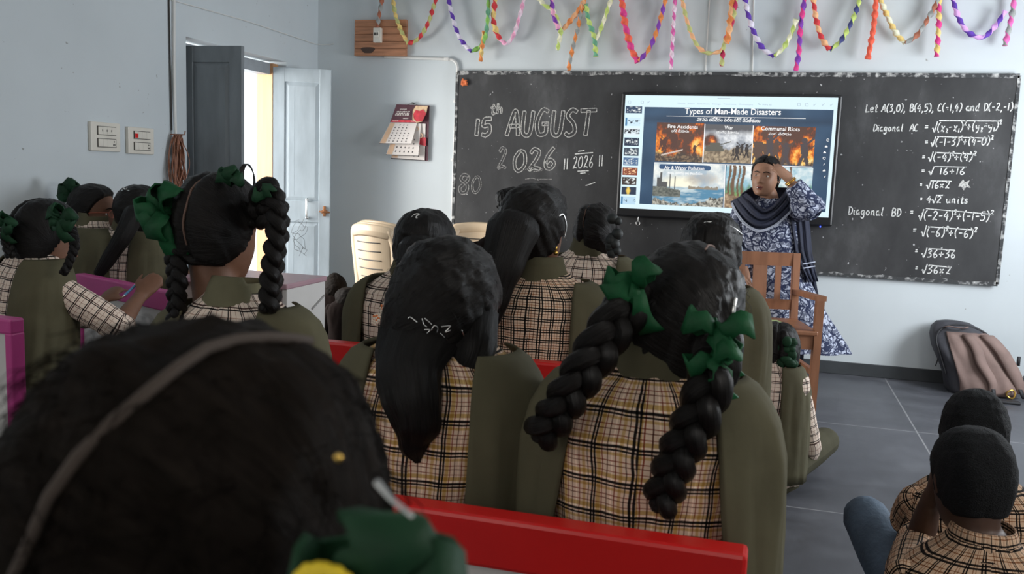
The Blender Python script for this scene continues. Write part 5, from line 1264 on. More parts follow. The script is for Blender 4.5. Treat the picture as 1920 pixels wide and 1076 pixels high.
# ------------------------------------------------------------------ the pupils
GRP = None
def braids(f, paths, r0, r1, name='braid', m_='hair'):
    for P in paths:
        m = MB(); braid_mesh(m, [f.loc(*p) for p in P], r0, r1); m.build(name, m_, f.root)
# girl with two braids and green bows, nearest on the right
f = figure('girl with two long braids tied by bright green bows, nearest checked back right of centre', (1335, 470), 1.48, s=1.02, body=(1212, 850), lean=.02, htilt=.36, hpitch=-.22, hyaw=-.10, plaid_='plaid_wide', coat_in=(.10, .182), coat_w=.88)
skull_hair(f.Hm, f.hs, (1, 0, -.25), .019, seed=1, hl=-.012, wisps=90, bumps=[(-.06, -.05, -.05, .05, .018), (.06, -.05, -.05, .05, .018)], parent=f.root)
part_line(f.Hm, f.hs, f.root, .0, .0, 50, 118, .034, .0018)
braids(f, [[(1205, 560, 1.40), (1168, 585, 1.36), (1125, 650, 1.32), (1085, 710, 1.30), (1045, 775, 1.30), (1012, 815, 1.31)]], .039, .031)
braids(f, [[(1345, 640, 1.40), (1338, 700, 1.335), (1312, 770, 1.315), (1282, 835, 1.315), (1255, 895, 1.32), (1238, 945, 1.325)]], .039, .031)
bow(onY(1195, 530, 1.37), .050, f.root, f.inv, 1, 3, 2, 'ribbon', [(-1, .05), (.35, .6), (-.75, -.45)])
bow(onY(1345, 615, 1.345), .048, f.root, f.inv, 2, 3, 1, 'ribbon', [(-.6, .15), (.8, .2), (.5, -.8)])
bow(onY(1340, 668, 1.335), .042, f.root, f.inv, 5, 3, 1, 'ribbon', [(-.75, -.35), (.3, -.9), (.6, .4)])
snap_tube(f, [(1378, 560), (1374, 590), (1376, 612)], .004, 'hair_clip', 'metal', lift=.021)
# girl with the white line clip
f = figure('girl with side ponytail and white line flower clip, nearest checked back left of centre', (848, 452), 1.51, s=1.02, body=(808, 800), lean=.02, htilt=.10, hpitch=-.18, plaid_='plaid_wide', coat_in=(.095, .11), coat_w=.86)
skull_hair(f.Hm, f.hs, (-.65, -.35, -.75), .022, seed=4, wisps=110, bumps=[(0, -.09, -.03, .07, .012), (-.05, -.07, -.08, .06, .018), (.05, -.07, -.07, .05, .01)], parent=f.root, hl=-.025)
hair_fall([f.loc(790, 640, 1.42), f.loc(768, 690, 1.375), f.loc(772, 740, 1.345), f.loc(780, 790, 1.34), f.loc(776, 832, 1.345), f.loc(784, 866, 1.35)], [(.066, .045), (.058, .038), (.050, .032), (.042, .028), (.026, .02), (.006, .005)], 'side_ponytail', f.root, seed=2)
hair_fall([f.loc(755, 600, 1.45), f.loc(738, 660, 1.40), f.loc(745, 720, 1.36), f.loc(760, 770, 1.345)], [(.035, .03), (.032, .026), (.024, .02), (.006, .005)], 'loose_strand', f.root, seed=7)
hair_fall([f.loc(855, 610, 1.50), f.loc(852, 650, 1.46), f.loc(846, 688, 1.44), f.loc(836, 715, 1.425)], [(.084, .045), (.084, .044), (.072, .036), (.036, .018)], 'loose_hair', f.root, seed=12)
for P in ([(395, 640), (405, 632), (435, 655)], [(458, 640), (465, 665), (478, 675)], [(470, 638), (490, 655), (500, 665)], [(450, 690), (470, 688), (490, 688)], [(500, 690), (512, 670), (528, 680), (525, 700)], [(545, 675), (585, 672), (560, 700), (585, 690)], [(480, 705), (495, 690)], [(540, 705), (555, 720), (570, 735)], [(545, 745), (555, 738)], [(635, 690), (645, 715)]):
    snap_tube(f, [(600+x/2.39, 330+y/2.39) for x, y in P], .0011, 'clip_petal', 'metal', 3, lift=.034)
# tall girl
f = figure('tall girl with earring and hair drawn to one side, in the middle row', (1005, 345), 2.6, s=1.02, body=(1003, 620), lean=.0, hyaw=-.35, plaid_='plaid_mid', coat_in=(.118, .125), hs=1.04)
skull_hair(f.Hm, f.hs, (-.5, -.4, -.8), .020, seed=9, wisps=60, bumps=[(-.03, -.08, -.06, .07, .02)], parent=f.root)
hair_fall([f.loc(965, 430, 2.47), f.loc(945, 490, 2.42), f.loc(930, 550, 2.40), f.loc(915, 620, 2.39)], [(.075, .06), (.062, .045), (.045, .032), (.02, .014)], 'side_ponytail', f.root, seed=3)
snap_tube(f, [(1048, 405), (1056, 402), (1062, 425), (1058, 445)], .003, 'hair_clip', 'metal', lift=.022)
ear = f.Hm @ (Vector((.083, -.008, -.045))*f.hs); m = MB(); m.sphere(ear, (.005, .005, .008), 6); m.sphere(ear+Vector((0, 0, -.014)), (.007, .007, .007), 6); m.build('earring', 'gold', f.root)
# girl with flower string
f = figure('girl with small white clip and pinned flower string, beside the stacked cream chairs', (800, 391), 2.62, s=.98, body=(768, 640), lean=.0, hyaw=-.2, plaid_='plaid_pale', coat_in=(.142, .15))
skull_hair(f.Hm, f.hs, (0, -.2, -1), .017, seed=11, bumps=[(0, -.08, -.07, .07, .012)], parent=f.root, hl=-.02)
hair_fall([f.loc(790, 470, 2.50), f.loc(770, 530, 2.46), f.loc(745, 600, 2.44), f.loc(735, 660, 2.43)], [(.075, .05), (.055, .036), (.035, .024), (.014, .01)], 'ponytail', f.root, seed=5)
snap_tube(f, [(772, 408), (778, 402), (786, 402), (780, 408), (790, 412)], .003, 'hair_clip', 'white_plastic', lift=.02)
M['petal_white'] = mat('white_petal', (.72, .62, .52), .7); M['petal_orange'] = mat('orange_petal', (.70, .20, .06), .7)
fl = thing('flower_string', 'string of white and orange flowers pinned to the hair of girl beside the cream chairs', 'flowers', f.mw @ f.loc(716, 588, 2.40)); rf = random.Random(6); i2 = Matrix.Translation(-Vector(fl.location))
for k in range(12):
    t = k/11; p = i2 @ onY(732-30*t+rf.uniform(-5, 5), 556+50*t+rf.uniform(-5, 5), 2.40); m = MB(); r_ = rf.uniform(.008, .012)
    for j in range(5): a = j*1.256; m.sphere(p+Vector((math.cos(a)*r_*.6, -.003, math.sin(a)*r_*.6)), (r_*.55, r_*.4, r_*.55), 5)
    m.build('flower', 'petal_orange' if k in (0, 2, 5, 8) else 'petal_white', fl)
# third row girl
f = figure('girl with side parting and dark ruffled hair tie, farthest checked back below the screen corner', (1118, 381), 3.63, s=1.0, body=(1098, 540), lean=.0, htilt=-.1, hyaw=-.25, plaid_='plaid_pale', coat_in=(.13, .14))
skull_hair(f.Hm, f.hs, (.9, -.35, -.2), .017, part=(-.01, -.05, -.1), seed=13, parent=f.root); part_line(f.Hm, f.hs, f.root, -.015, .0, 70, 165, .018, .0022)
M['scrunchie'] = mat('black_scrunchie', (.012, .016, .016), .6)
m = MB(); rf = random.Random(3)
for k in range(14): q = f.loc(1152+rf.uniform(-9, 9), 442+rf.uniform(-34, 34), 3.47); m.sphere(q, rf.uniform(.016, .024), 6)
m.build('hair_tie', 'scrunchie', f.root)
# girl behind the braids girl
f = figure('girl with thin white headband, mostly hidden behind the girl with green bows', (1338, 398), 2.85, s=1.0, body=(1312, 640), lean=.05, hyaw=-.1, plaid_='plaid_mid', coat_in=(.115, .10), coat_w=.88)
skull_hair(f.Hm, f.hs, (0, -.5, -.85), .019, seed=15, bumps=[(0, -.08, -.03, .06, .014)], parent=f.root)
snap_tube(f, [(1306, 425), (1322, 417), (1342, 417), (1362, 421), (1380, 430), (1392, 440)], .0028, 'headband', 'metal', lift=.024)
# seated grown-up in dark clothes
M['dark_cloth'] = mat('dark_brown_cloth', (.012, .008, .007), .9, .2, 10, bump=.2, bscale=20, spec=.04); M['blue_jeans'] = mat('blue_denim', (.085, .125, .18), .8, .25, 12, bump=.3, bscale=60)
f = figure('person with curly hair in dark clothes, half hidden behind the tall girl', (966, 353), 4.3, s=1.02, body=(948, 470), yaw=.3, hyaw=.7, coat_on=False, collar=None, shirt_mat='dark_cloth', trousers='dark_cloth')
skull_hair(f.Hm, f.hs, (0, -.2, 1), .022, seed=17, ridge=.008, bumps=[(-.04, .03, .08, .03, .012), (.04, .0, .09, .03, .01)], parent=f.root)
hair_fall([f.loc(968, 390, 4.26), f.loc(960, 430, 4.22), f.loc(950, 480, 4.2)], [(.07, .06), (.06, .05), (.03, .02)], 'loose_hair', f.root, seed=8)
# girl on the floor by the wooden chair
CR = [[(sg*.085, .0, .05), (sg*.32, .20, .06), (-sg*.02, .27, .0)] for sg in (-1, 1)]
f = figure('girl sitting cross-legged on the floor with green ruffled hair tie, before the wooden armchair', (1462, 606), 3.95, floor=True, s=.88, zs=.06, body=(1440, 770), lean=.08, hpitch=-.2, plaid_='plaid_pale', coat_in=(.05, .06), coat_w=.78, coat_drop=-.05, coat='olive',
    legs=lambda loc: [[Vector((.075, 0, .10)), loc(1548, 826, 4.2), loc(1480, 880, 4.25)], [Vector((-.075, 0, .10)), Vector((-.28, .18, .11)), Vector((.05, .26, .06))]],
    arms=lambda loc: {'R': dict(elbow=loc(1519, 836, 3.92), wrist=loc(1498, 884, 4.08), sleeve=.7)})
skull_hair(f.Hm, f.hs, (.8, -.5, -.3), .017, part=(0, -.05, 0), seed=19, parent=f.root)
m = MB(); rf = random.Random(5)
for k in range(26): q = f.loc(1474+rf.uniform(-12, 12), 664+rf.uniform(-24, 24), 3.86+rf.uniform(-.02, .02)); m.sphere(q, (rf.uniform(.018, .026), .014, rf.uniform(.016, .024)), 6)
m.build('hair_tie', 'ribbon_dark', f.root)
# boys
bl = lambda loc: {'L': dict(elbow=loc(1722, 1020, 2.28), wrist=loc(1748, 930, 2.17), hd=Vector((.05, -.05, 1)), hn=(1, -.2, 0), curl=.35, thumb=1, sleeve=.12)}
f = figure('boy on the floor resting his cheek in one hand, nearest lower right corner', (1826, 798), 2.08, floor=True, s=.95, zs=.03, body=(1842, 1040), lean=.12, hpitch=-.28, hyaw=.22, coat_on=False, collar='plaid_boy', plaid_='plaid_boy', trousers='blue_jeans', hs=.98, skin='skin_dark', arms=bl, legs=CR, voxel=.007)
skull_hair(f.Hm, f.hs, (0, 0, 1), .008, seed=21, parent=f.root, name='cropped_hair', m_='crop', ridge=.0005, crop=True)
f = figure('boy with cropped hair and blue jeans on the floor, in front of the backpack', (1834, 736), 2.62, floor=True, s=.95, zs=.02, body=(1828, 940), lean=.10, hpitch=-.2, coat_on=False, collar='plaid_boy', plaid_='plaid_boy', trousers='blue_jeans', hs=.97, skin='skin_dark', coat_w=1.2,
    legs=lambda loc: [[Vector((-.09, 0, .12)), loc(1622, 968, 2.86), loc(1695, 1085, 2.62)], [Vector((.09, 0, .12)), Vector((.32, .2, .12)), Vector((-.02, .27, .06))]],
    arms=lambda loc: {'L': dict(elbow=loc(1705, 975, 2.66), wrist=loc(1760, 985, 2.85), sleeve=.3)})
skull_hair(f.Hm, f.hs, (0, 0, 1), .012, seed=23, parent=f.root, name='cropped_hair', m_='crop', ridge=.0012, crop=True, bumps=[(0, -.03, .11, .05, .012)])
# left part of the class
f = figure('girl with large green bow and two thick looped braids, in front of the doorway', (414, 326), 1.88, s=.985, body=(438, 640), lean=.05, hyaw=-.18, htilt=.03, hpitch=-.12, plaid_='plaid_pale', coat_in=(.10, .15), hs=1.06, collar='olive_pale')
skull_hair(f.Hm, f.hs, (1, 0, -.1), .017, part=(0, -.06, .02), seed=25, wisps=70, parent=f.root); part_line(f.Hm, f.hs, f.root, .0, .0, 55, 200, .017, .003)
braids(f, [[(310, 400, 1.86), (322, 440, 1.82), (330, 490, 1.79), (332, 540, 1.77), (330, 600, 1.77)]], .028, .024)
braids(f, [[(488, 420, 1.88), (490, 375, 1.86), (506, 356, 1.83), (520, 385, 1.80), (520, 440, 1.78), (512, 490, 1.77), (508, 540, 1.77), (506, 578, 1.77)]], .030, .029)
bow(onY(312, 398, 1.79), .068, f.root, f.inv, 11, 5, 1, 'ribbon', [(-.9, .1), (-.5, .75), (-.75, -.5), (.25, .6), (-.1, -.9)])
bow(onY(440, 340, 1.82), .040, f.root, f.inv, 12, 3, 0, 'ribbon_dark', [(-.8, .35), (.6, .2), (.0, .6)])
bow(onY(505, 372, 1.80), .035, f.root, f.inv, 13, 2, 0, 'ribbon_dark', [(.3, .7), (-.6, .2)])
f = figure('girl writing with blue pen, turned to the right, at the far left', (88, 376), 2.50, s=.96, body=(62, 620), yaw=-.42, lean=.04, hyaw=-.1, hpitch=-.2, plaid_='plaid_pale', coat_in=(.095, .11), coat_w=.88, collar='olive_pale', voxel=.007, hs=1.06,
    arms=lambda loc: {'R': dict(elbow=loc(222, 612, 2.50), wrist=loc(262, 556, 2.66), hd=loc(296, 518, 2.72)-loc(262, 556, 2.66), hn=(-.6, .3, -.5), curl=.55, thumb=1, sleeve=.12), 'L': dict(elbow=loc(160, 592, 2.80), wrist=loc(190, 566, 2.88), sleeve=.1, thumb=-1)})
skull_hair(f.Hm, f.hs, (1, 0, -.1), .017, part=(0, -.06, .0), seed=27, parent=f.root, bumps=[(.05, -.06, -.03, .05, .012)]); part_line(f.Hm, f.hs, f.root, .0, .0, 55, 200, .017)
braids(f, [[(25, 420, 2.42), (14, 412, 2.40), (10, 440, 2.36), (20, 480, 2.35)]], .022, .018)
braids(f, [[(132, 430, 2.44), (140, 460, 2.40), (126, 500, 2.36), (118, 512, 2.35)]], .022, .016)
bow(onY(14, 420, 2.36), .042, f.root, f.inv, 21, 4, 1, 'ribbon_dark'); bow(onY(118, 408, 2.34), .05, f.root, f.inv, 22, 5, 1, 'ribbon_dark')
M['pen_blue'] = mat('blue_pen', (.10, .28, .50), .3, .05)
pa, pb = onY(234, 553, 2.63), onY(258, 531, 2.70); pen = thing('pen', 'blue pen held by the writing girl', 'pen', pa)
m = MB(); m.tube([(0, 0, 0), (pb-pa)*.8], .0045, 8); m.build('barrel', 'pen_blue', pen); m = MB(); m.tube([(pb-pa)*-.16, (pb-pa)*.01], [.001, .004], 8); m.build('tip', 'metal', pen); m = MB(); m.tube([(pb-pa)*.78, (pb-pa)*1.05], .0052, 8); m.build('end_cap', 'white_plastic', pen)
f = figure('girl in glasses seen in profile facing right, by the side wall under the switch plates', (155, 344), 3.62, s=.98, body=(172, 500), yaw=-.55, lean=.04, hyaw=-.75, hpitch=.02, plaid_='plaid_pale', coat_in=(.05, .06), hs=1.12, voxel=.007)
skull_hair(f.Hm, f.hs, (.6, -.8, 0), .016, seed=29, parent=f.root)
bow(f.mw @ (f.Hm @ Vector((-.02, -.10, .10))), .075, f.root, f.inv, 31, 6, 0, 'ribbon_dark')
m = MB()
for sx in (-1, 1): m.tube([f.Hm @ (Vector((sx*.033+.021*math.cos(a), .099-.01*abs(math.cos(a)) , .004+.017*math.sin(a)))*f.hs) for a in np.linspace(0, 6.283, 17)], .0016, 5, (0, 1, 0), cap=False); m.tube([f.Hm @ (Vector((sx*.053, .09, .010))*f.hs), f.Hm @ (Vector((sx*.080, .02, .010))*f.hs), f.Hm @ (Vector((sx*.083, -.015, .0))*f.hs)], .0017, 5, sub=3)
m.tube([f.Hm @ (Vector((x, .103, .01))*f.hs) for x in (-.013, 0, .013)], .0016, 5)
M['glasses_red'] = mat('red_brown_frame', (.42, .10, .06), .35); m.build('glasses', 'glasses_red', f.root)
def eyes_for(f, skin_l=0.0):
    e = MB(); ir = MB()
    for sx in (-1, 1):
        c = f.Hm @ (Vector((sx*.032, .0635, .004))*f.hs); e.sphere(c, .0115*f.hs, 8); ir.sphere(f.Hm @ (Vector((sx*.032+f.look, .0705, .0045))*f.hs), .0058*f.hs, 7)
    e.build('eyes', 'eye', f.root); ir.build('irises', 'iris', f.root)
    b = MB()
    for sx in (-1, 1): b.tube([f.Hm @ (Vector((sx*x, y, z))*f.hs) for x, y, z in ((.014, .0895, .023), (.030, .0858, .0285), (.048, .0745, .024))], [(.003, .004), (.003, .0038), (.0015, .002)], 6, (0, 1, 0), sub=4)
    b.build('eyebrows', 'crop', f.root)
f.look = 0; eyes_for(f)
f = figure('girl with silver clip and one long braid, back to camera beside girl in glasses', (260, 346), 3.62, s=.97, body=(236, 500), lean=.03, hyaw=-.1, plaid_='plaid_pale', coat_in=(.088, .10), hs=1.1, coat_w=.95)
skull_hair(f.Hm, f.hs, (-.5, -.4, -.7), .017, seed=33, parent=f.root)
hair_fall([f.loc(252, 400, 3.48), f.loc(232, 440, 3.42), f.loc(207, 480, 3.39), f.loc(184, 515, 3.38)], [(.05, .04), (.045, .035), (.036, .028), (.026, .02)], 'braid', f.root, seed=4)
m = MB(); q = snap(f, 236, 357, .02)
for k in range(6): a = k*1.05; m.tube([q, q+Vector((.022*math.cos(a), -.004, .016*math.sin(a)))], [.005, .002], 6)
m.build('hair_clip', 'metal', f.root)
# two small pupils on the floor by the corner
f = figure('pupil in dark clothes on the floor beside the white desk, the farther of two', (628, 515), 5.75, floor=True, s=.72, zs=.03, yaw=.2, hyaw=.5, coat_on=False, collar=None, shirt_mat='dark_cloth', trousers='dark_cloth', skin='skin_dark', hs=.92, legs=CR)
skull_hair(f.Hm, f.hs, (0, -.4, 1), .016, seed=35, parent=f.root, bumps=[(0, 0, .115, .03, .02)], m_='hair_soft')
f = figure('pupil with earring in dark clothes on floor beside the white desk, nearer of two', (652, 538), 5.4, floor=True, s=.72, zs=.02, yaw=.3, hyaw=.95, coat_on=False, collar=None, shirt_mat='dark_cloth', trousers='dark_cloth', skin='skin_dark', hs=.96, legs=CR)
skull_hair(f.Hm, f.hs, (.3, -.8, -.2), .016, seed=37, parent=f.root, m_='hair_soft')
q = f.Hm @ (Vector((-.084, -.006, -.042))*f.hs); m = MB(); m.sphere(q, .006, 6); m.build('earring', 'gold', f.root); f.look = 0; eyes_for(f)
# the blurred head right in front of the camera
f = figure('girl right in front of the camera, large blurred dark head with parting and green ribbon', (432, 634), .395, s=1.0, lean=.02, hyaw=.02, htilt=.20, hpitch=-.12, plaid_='plaid_pale', coat_in=(.1, .14), hs=1.03)
skull_hair(f.Hm, f.hs, (1, 0, -.1), .021, seed=41, parent=f.root, ridge=.003, m_='hair_soft', wisps=500, bumps=[(.075, -.03, -.02, .05, .024), (.07, -.04, -.075, .05, .05), (-.075, -.03, -.02, .05, .02)]); part_line(f.Hm, f.hs, f.root, .026, -.052, 82, 200, .038, .0030, m_='scalp_dim')
bow(onY(725, 1095, .332), .041, f.root, f.inv, 42, 4, 1, 'ribbon_dark', [(.8, .25), (-.75, .1), (.2, -.6), (.1, .5)], width=.020)
m = MB(); m.tube([f.loc(708, 905, .30), f.loc(735, 938, .295), f.loc(772, 968, .29)], [.0015, .0011, .0009], 6); m.build('hair_clip', 'metal', f.root)
m = MB(); m.sphere(f.loc(634, 858, .30), .0018, 6); m.build('hair_pin', 'gold', f.root)
M['petal_yellow'] = mat('yellow_petal', (.85, .62, .02), .6)
yf = thing('flower', 'yellow flower at the bottom edge in the hair of girl in front of camera', 'flower', onY(612, 1100, .30))
for k in range(11):
    a = k*.571; m = MB(); m.sphere((math.cos(a)*.009, -.001, math.sin(a)*.006), (.006, .003, .005), 5); m.build('petal', 'petal_yellow', yf)
braids(f, [[(735, 1030, .365), (745, 1120, .35), (740, 1250, .34)]], .022, .018)
# ------------------------------------------------------------------ the teacher
def floral():
    m, t, b = nt('navy_white_floral_cloth'); tc = N(t, 'ShaderNodeTexCoord'); nz = N(t, 'ShaderNodeTexNoise'); nz.inputs['Scale'].default_value = 9; nz.inputs['Detail'].default_value = 3
    t.links.new(tc.outputs['Object'], nz.inputs['Vector'])
    va = N(t, 'ShaderNodeVectorMath', operation='MULTIPLY_ADD'); va.inputs[1].default_value = (.16,)*3; t.links.new(nz.outputs['Color'], va.inputs[0]); t.links.new(tc.outputs['Object'], va.inputs[2])
    v1 = N(t, 'ShaderNodeTexVoronoi', feature='DISTANCE_TO_EDGE'); v1.inputs['Scale'].default_value = 24; t.links.new(va.outputs[0], v1.inputs['Vector'])
    wv = N(t, 'ShaderNodeTexWave', wave_type='RINGS'); wv.inputs['Scale'].default_value = 10; wv.inputs['Distortion'].default_value = 9; wv.inputs['Detail'].default_value = 2; wv.inputs['Detail Scale'].default_value = 3; t.links.new(va.outputs[0], wv.inputs['Vector'])
    r1 = ramp(t, [(.0, (1, 1, 1)), (.085, (1, 1, 1)), (.12, (0, 0, 0))]); t.links.new(v1.outputs['Distance'], r1.inputs[0])
    r2 = ramp(t, [(.40, (0, 0, 0)), (.52, (1, 1, 1))]); t.links.new(wv.outputs['Fac'], r2.inputs[0])
    mx = N(t, 'ShaderNodeMath', operation='MAXIMUM'); t.links.new(r1.outputs[0], mx.inputs[0]); s2 = N(t, 'ShaderNodeMath', operation='MULTIPLY'); s2.inputs[1].default_value = .75; t.links.new(r2.outputs[0], s2.inputs[0]); t.links.new(s2.outputs[0], mx.inputs[1])
    c = N(t, 'ShaderNodeMix', data_type='RGBA'); t.links.new(mx.outputs[0], c.inputs['Factor']); c.inputs['A'].default_value = (.50, .54, .66, 1); c.inputs['B'].default_value = (.022, .030, .075, 1)
    t.links.new(c.outputs['Result'], b.inputs['Base Color']); b.inputs['Roughness'].default_value = .75; b.inputs['Specular IOR Level'].default_value = .25
    return m
M['floral'] = floral(); M['navy'] = mat('navy_dupatta', (.020, .024, .048), .75, .2, 9, bump=.25, bscale=24); M['pale_border'] = mat('pale_blue_border', (.45, .48, .58), .8)
TY = 6.0
tb = onY(1445, 500, TY)
tch = thing('person', 'teacher in navy and white floral dress with navy shawl, one hand raised to her forehead', 'person', (tb.x, TY, 0), math.pi)
f = Fig(); f.root = tch; f.mw = Matrix.Translation((tb.x, TY, 0)) @ Matrix.Rotation(math.pi, 4, 'Z'); f.inv = f.mw.inverted(); f.loc = lambda px, py, Y=TY: f.inv @ onY(px, py, Y)
f.hs = 1.06; crown = f.loc(1441, 291, TY-.02)
HR = Matrix.Rotation(-.30, 4, 'Z') @ Matrix.Rotation(.06, 4, 'X') @ Matrix.Rotation(-.05, 4, 'Y'); up = HR.to_3x3() @ Vector((0, 0, .134*f.hs)); hc = crown-up
f.Hm = Matrix.Translation(hc) @ HR; f.s = 1
TR = [(369, 1443, .060, .055, 0), (375, 1443, .085, .064, 0), (381, 1443, .14, .08, 0), (390, 1443, .180, .098, .0), (402, 1442, .192, .112, .0), (420, 1441, .195, .124, .012), (440, 1442, .195, .130, .018), (465, 1444, .192, .128, .01), (490, 1448, .198, .130, 0), (515, 1453, .210, .138, 0), (545, 1460, .232, .152, 0), (580, 1468, .262, .172, 0), (615, 1479, .295, .192, 0), (640, 1487, .318, .205, 0), (652, 1490, .328, .21, 0)]
def trow(py, k=1.0, n=64, pleat=1.0, add=0.0):
    cx, hw, hd, fy = interp(TR, py); c = f.loc(cx, py, TY); am = pleat*.06*sstep(470, 640, py); r = []
    for j in range(n):
        a = 2*math.pi*j/n; w = 1+am*(math.sin(9*a+1)+.5*math.sin(14*a+py*.012)); r.append(c+Vector(((hw*k+add)*w*math.copysign(abs(math.sin(a))**.9, math.sin(a)), fy*max(0, math.cos(a))+(hd*k+add)*w*math.copysign(abs(math.cos(a))**.9, math.cos(a)), 0)))
    return r
b = MB(); b.loft([trow(p, .9, 32, 0) for p in (372, 380, 390, 405, 430, 460, 490, 520, 550)])
b.tube([f.loc(1443, 392, TY), f.loc(1443, 372, TY-.005), hc+HR.to_3x3() @ Vector((0, -.015, -.05)), hc], [.07, .056, .054, .05], 16, (0, 1, 0), sub=3)
head_mesh(b, f.Hm, f.hs)
shR, elR, wrR = f.loc(1392, 397, TY), f.loc(1374, 455, TY-.03), f.loc(1400, 520, TY-.15)
shL, elL, wrL = f.loc(1490, 392, TY), f.loc(1520, 388, TY-.20), f.loc(1482, 340, TY-.22)
for sh, el, wr in ((shR, elR, wrR), (shL, elL, wrL)):
    b.tube([sh, sh.lerp(el, .5), el], [.058, .052, .043], 14); b.tube([el, el.lerp(wr, .4), wr], [.043, .040, .027], 14)
hand_pieces(b, wrR, wrR-elR, (-1, .3, 0), 1.0, .35, 1)
tipL = f.loc(1448, 303, TY-.15); hand_pieces(b, wrL+(tipL-wrL)*.04, tipL-wrL, (.55, -.80, -.5), 1.08, .16, -1, curls=[.10, .13, .17, .26])
for sx in (-1, 1):
    hp = f.loc(1465, 540, TY)+Vector((sx*.09, 0, 0)); kn = Vector((hp.x, .02, .46)); an = Vector((hp.x*1.0, -.01, .07))
    b.tube([hp, kn], [.085, .055], 12); b.tube([kn, an], [.055, .035], 12); b.tube([an+Vector((0, -.03, -.03)), an+Vector((0, .14, -.05))], [(.036, .03), (.036, .018)], 10)
body = close_body(b, 'body', tch, .0055, ['skin_light', 'lip', 'iris'], 4)
Hi = f.Hm.inverted()
for p in body.data.polygons:
    q = (Hi @ p.center)/f.hs
    if q.y > .085 and abs(q.x) < .022:
        if -.0705 < q.z < -.0655 and abs(q.x) < .016: p.material_index = 2
        elif -.080 < q.z < -.0565-.15*abs(q.x): p.material_index = 1
f.look = .003; eyes_for(f)
skull_hair(f.Hm, f.hs, (0, -.7, -.7), .012, seed=51, parent=tch, part=(0, .02, 0), bumps=[(0, -.1, .0, .04, .03)])
m = MB(); m.sphere(f.Hm @ (Vector((0, -.115, -.01))*f.hs), (.05, .04, .05), 10); m.build('hair_bun', 'hair', tch)
m = MB(); rg = [trow(p) for p in (371, 375, 381, 390, 402, 420, 440, 465, 490, 515, 545, 580, 615, 640, 652)]; m.loft(rg, False)
for sh, el, wr, e2, rr_ in ((shR, elR, wrR, .75, .068), (shL, elL, wrL, .86, .082)):
    P = [sh+(sh-el).normalized()*.02, sh.lerp(el, .5), el]+([el+(el-sh).normalized()*.012+Vector((0, 0, -.01))] if rr_ > .07 else [])+[el.lerp(wr, .35), el.lerp(wr, e2)]; R_ = [rr_, rr_*1.05, rr_*1.0]+([rr_*.95] if rr_ > .07 else [])+[rr_*.86, rr_*.70]
    m.tube(P, R_, 20, sub=5, round_=False)
ku = m.build('floral_dress', 'floral', tch)
tr = MB()
for sx in (-1, 1):
    hp = f.loc(1465, 560, TY)+Vector((sx*.09, 0, 0)); tr.tube([hp, Vector((hp.x, .02, .46)), Vector((hp.x, -.01, .11))], [.10, .085, .075], 16, sub=4)
tr.build('trousers', 'navy', tch)
for k, dz in enumerate((.80, .76)):
    m = MB(); p = elL.lerp(wrL, 1.02-.05*k); t_ = (wrL-elL).normalized(); u = t_.cross(Vector((0, 0, 1))).normalized(); v = t_.cross(u); m.tube([p+u*(.034*math.cos(a))+v*(.034*math.sin(a)) for a in np.linspace(0, 6.283, 19)], .0032, 6, t_, cap=False); m.build('bangle', 'gold', tch)
# shawl: a draped sheet between an inner and an outer curve over the chest
inn = [(1400, 362, -.02), (1412, 372, .06), (1424, 386, .105), (1436, 392, .115), (1450, 385, .105), (1464, 370, .06), (1472, 358, -.02)]
out = [(1370, 378, -.05), (1379, 398, .07), (1396, 420, .135), (1422, 434, .165), (1452, 424, .15), (1482, 398, .10), (1504, 372, -.03)]
def crv(T_, n): P, _ = resample([Vector(p) for p in T_], 1.0, n); return P
I_, O_ = crv(inn, 8), crv(out, 8); rows = []; nr = 26
for r in range(nr+1):
    t = r/nr; row = []
    for k, (p, q) in enumerate(zip(I_, O_)):
        e = p.lerp(q, t); fold = .018*math.sin(t*19+.9*math.sin(k*.10))+.010*math.sin(t*41+k*.12); u = k/(len(I_)-1); bel = .035*math.sin(math.pi*t)
        row.append(f.loc(e.x, e.y, TY-e.z-fold*math.sin(math.pi*min(1, max(0, u)))**.5-bel-.012))
    rows.append(row)
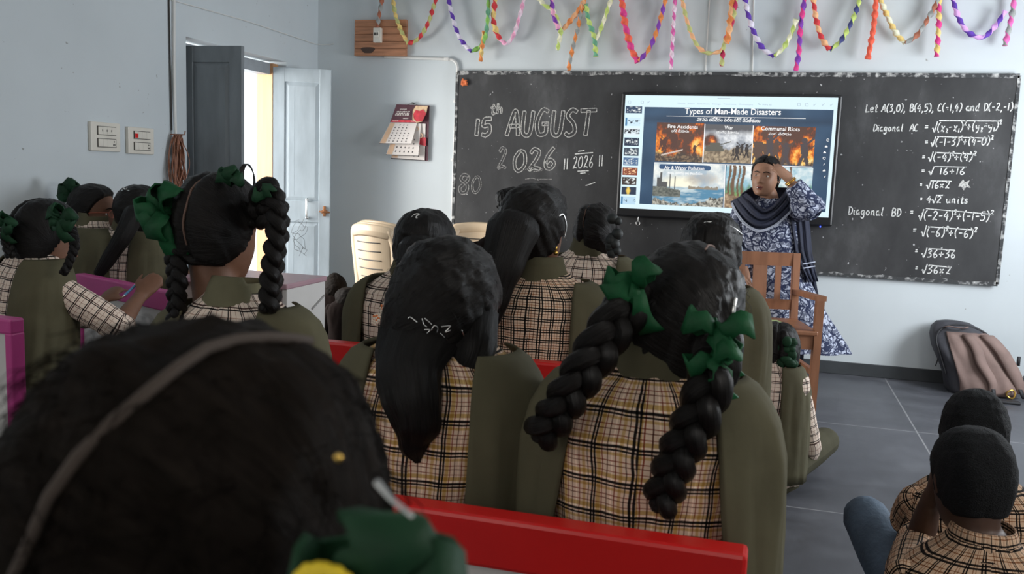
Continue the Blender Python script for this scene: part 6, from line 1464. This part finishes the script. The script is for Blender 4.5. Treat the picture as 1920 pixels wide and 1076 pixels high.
m = MB(); m.loft(rows, False, closed=False); sh_ = m.build('shawl', 'navy', tch); mod(sh_, 'SOLIDIFY', thickness=.006, offset=0); bake(sh_)
for dt in (.94, 1.0):
    m = MB(); m.tube([f.loc(p.lerp(q, dt).x, p.lerp(q, dt).y, TY-p.lerp(q, dt).z-.035) for p, q in zip(I_, O_)][2:-6], .0042, 6, (0, 1, 0)); m.build('shawl_border', 'pale_border', tch)
# back of the shawl over the shoulders and the end hanging at her left side
m = MB(); rows = []
for py, xl, xr, dy in ((360, 1475, 1500, .02), (372, 1478, 1508, .01), (395, 1482, 1514, -.02), (430, 1486, 1519, -.05), (470, 1492, 1522, -.07), (505, 1506, 1528, -.08), (528, 1517, 1534, -.08)):
    rows.append([f.loc(lerp(xl, xr, k/10), py, TY-.10+.02*math.sin(k*1.7+py*.01)-dy*.0+.10*(k/10)) for k in range(11)])
m.loft(rows, False, closed=False); o = m.build('shawl_end', 'navy', tch); mod(o, 'SOLIDIFY', thickness=.006, offset=0); bake(o)
m = MB(); rows = []
for py, xl, xr in ((440, 1500, 1520), (490, 1512, 1524), (540, 1518, 1532), (580, 1524, 1540), (600, 1530, 1545)):
    rows.append([f.loc(lerp(xl, xr, k/8), py, TY+.10+.012*math.sin(k*1.9)) for k in range(9)])
m.loft(rows, False, closed=False); o = m.build('shawl_end', 'navy', tch); mod(o, 'SOLIDIFY', thickness=.006, offset=0); bake(o)
for py in (492, 500):
    m = MB(); m.tube([f.loc(1505, py+3, TY-.115), f.loc(1528, py-1, TY-.02)], .004, 6); m.build('shawl_border', 'pale_border', tch)
m = MB(); rows = []
for py, w0, w1 in ((352, 1408, 1474), (362, 1392, 1490), (378, 1380, 1504), (410, 1378, 1510), (440, 1384, 1508)):
    rows.append([f.loc(lerp(w0, w1, k/16), py, TY+(.05 if py < 356 else .10+.02*sstep(360, 400, py))-.06*(abs(k/8-1)**2)) for k in range(17)])
m.loft(rows, False, closed=False); o = m.build('shawl_back', 'navy', tch); mod(o, 'SOLIDIFY', thickness=.006, offset=0); bake(o)
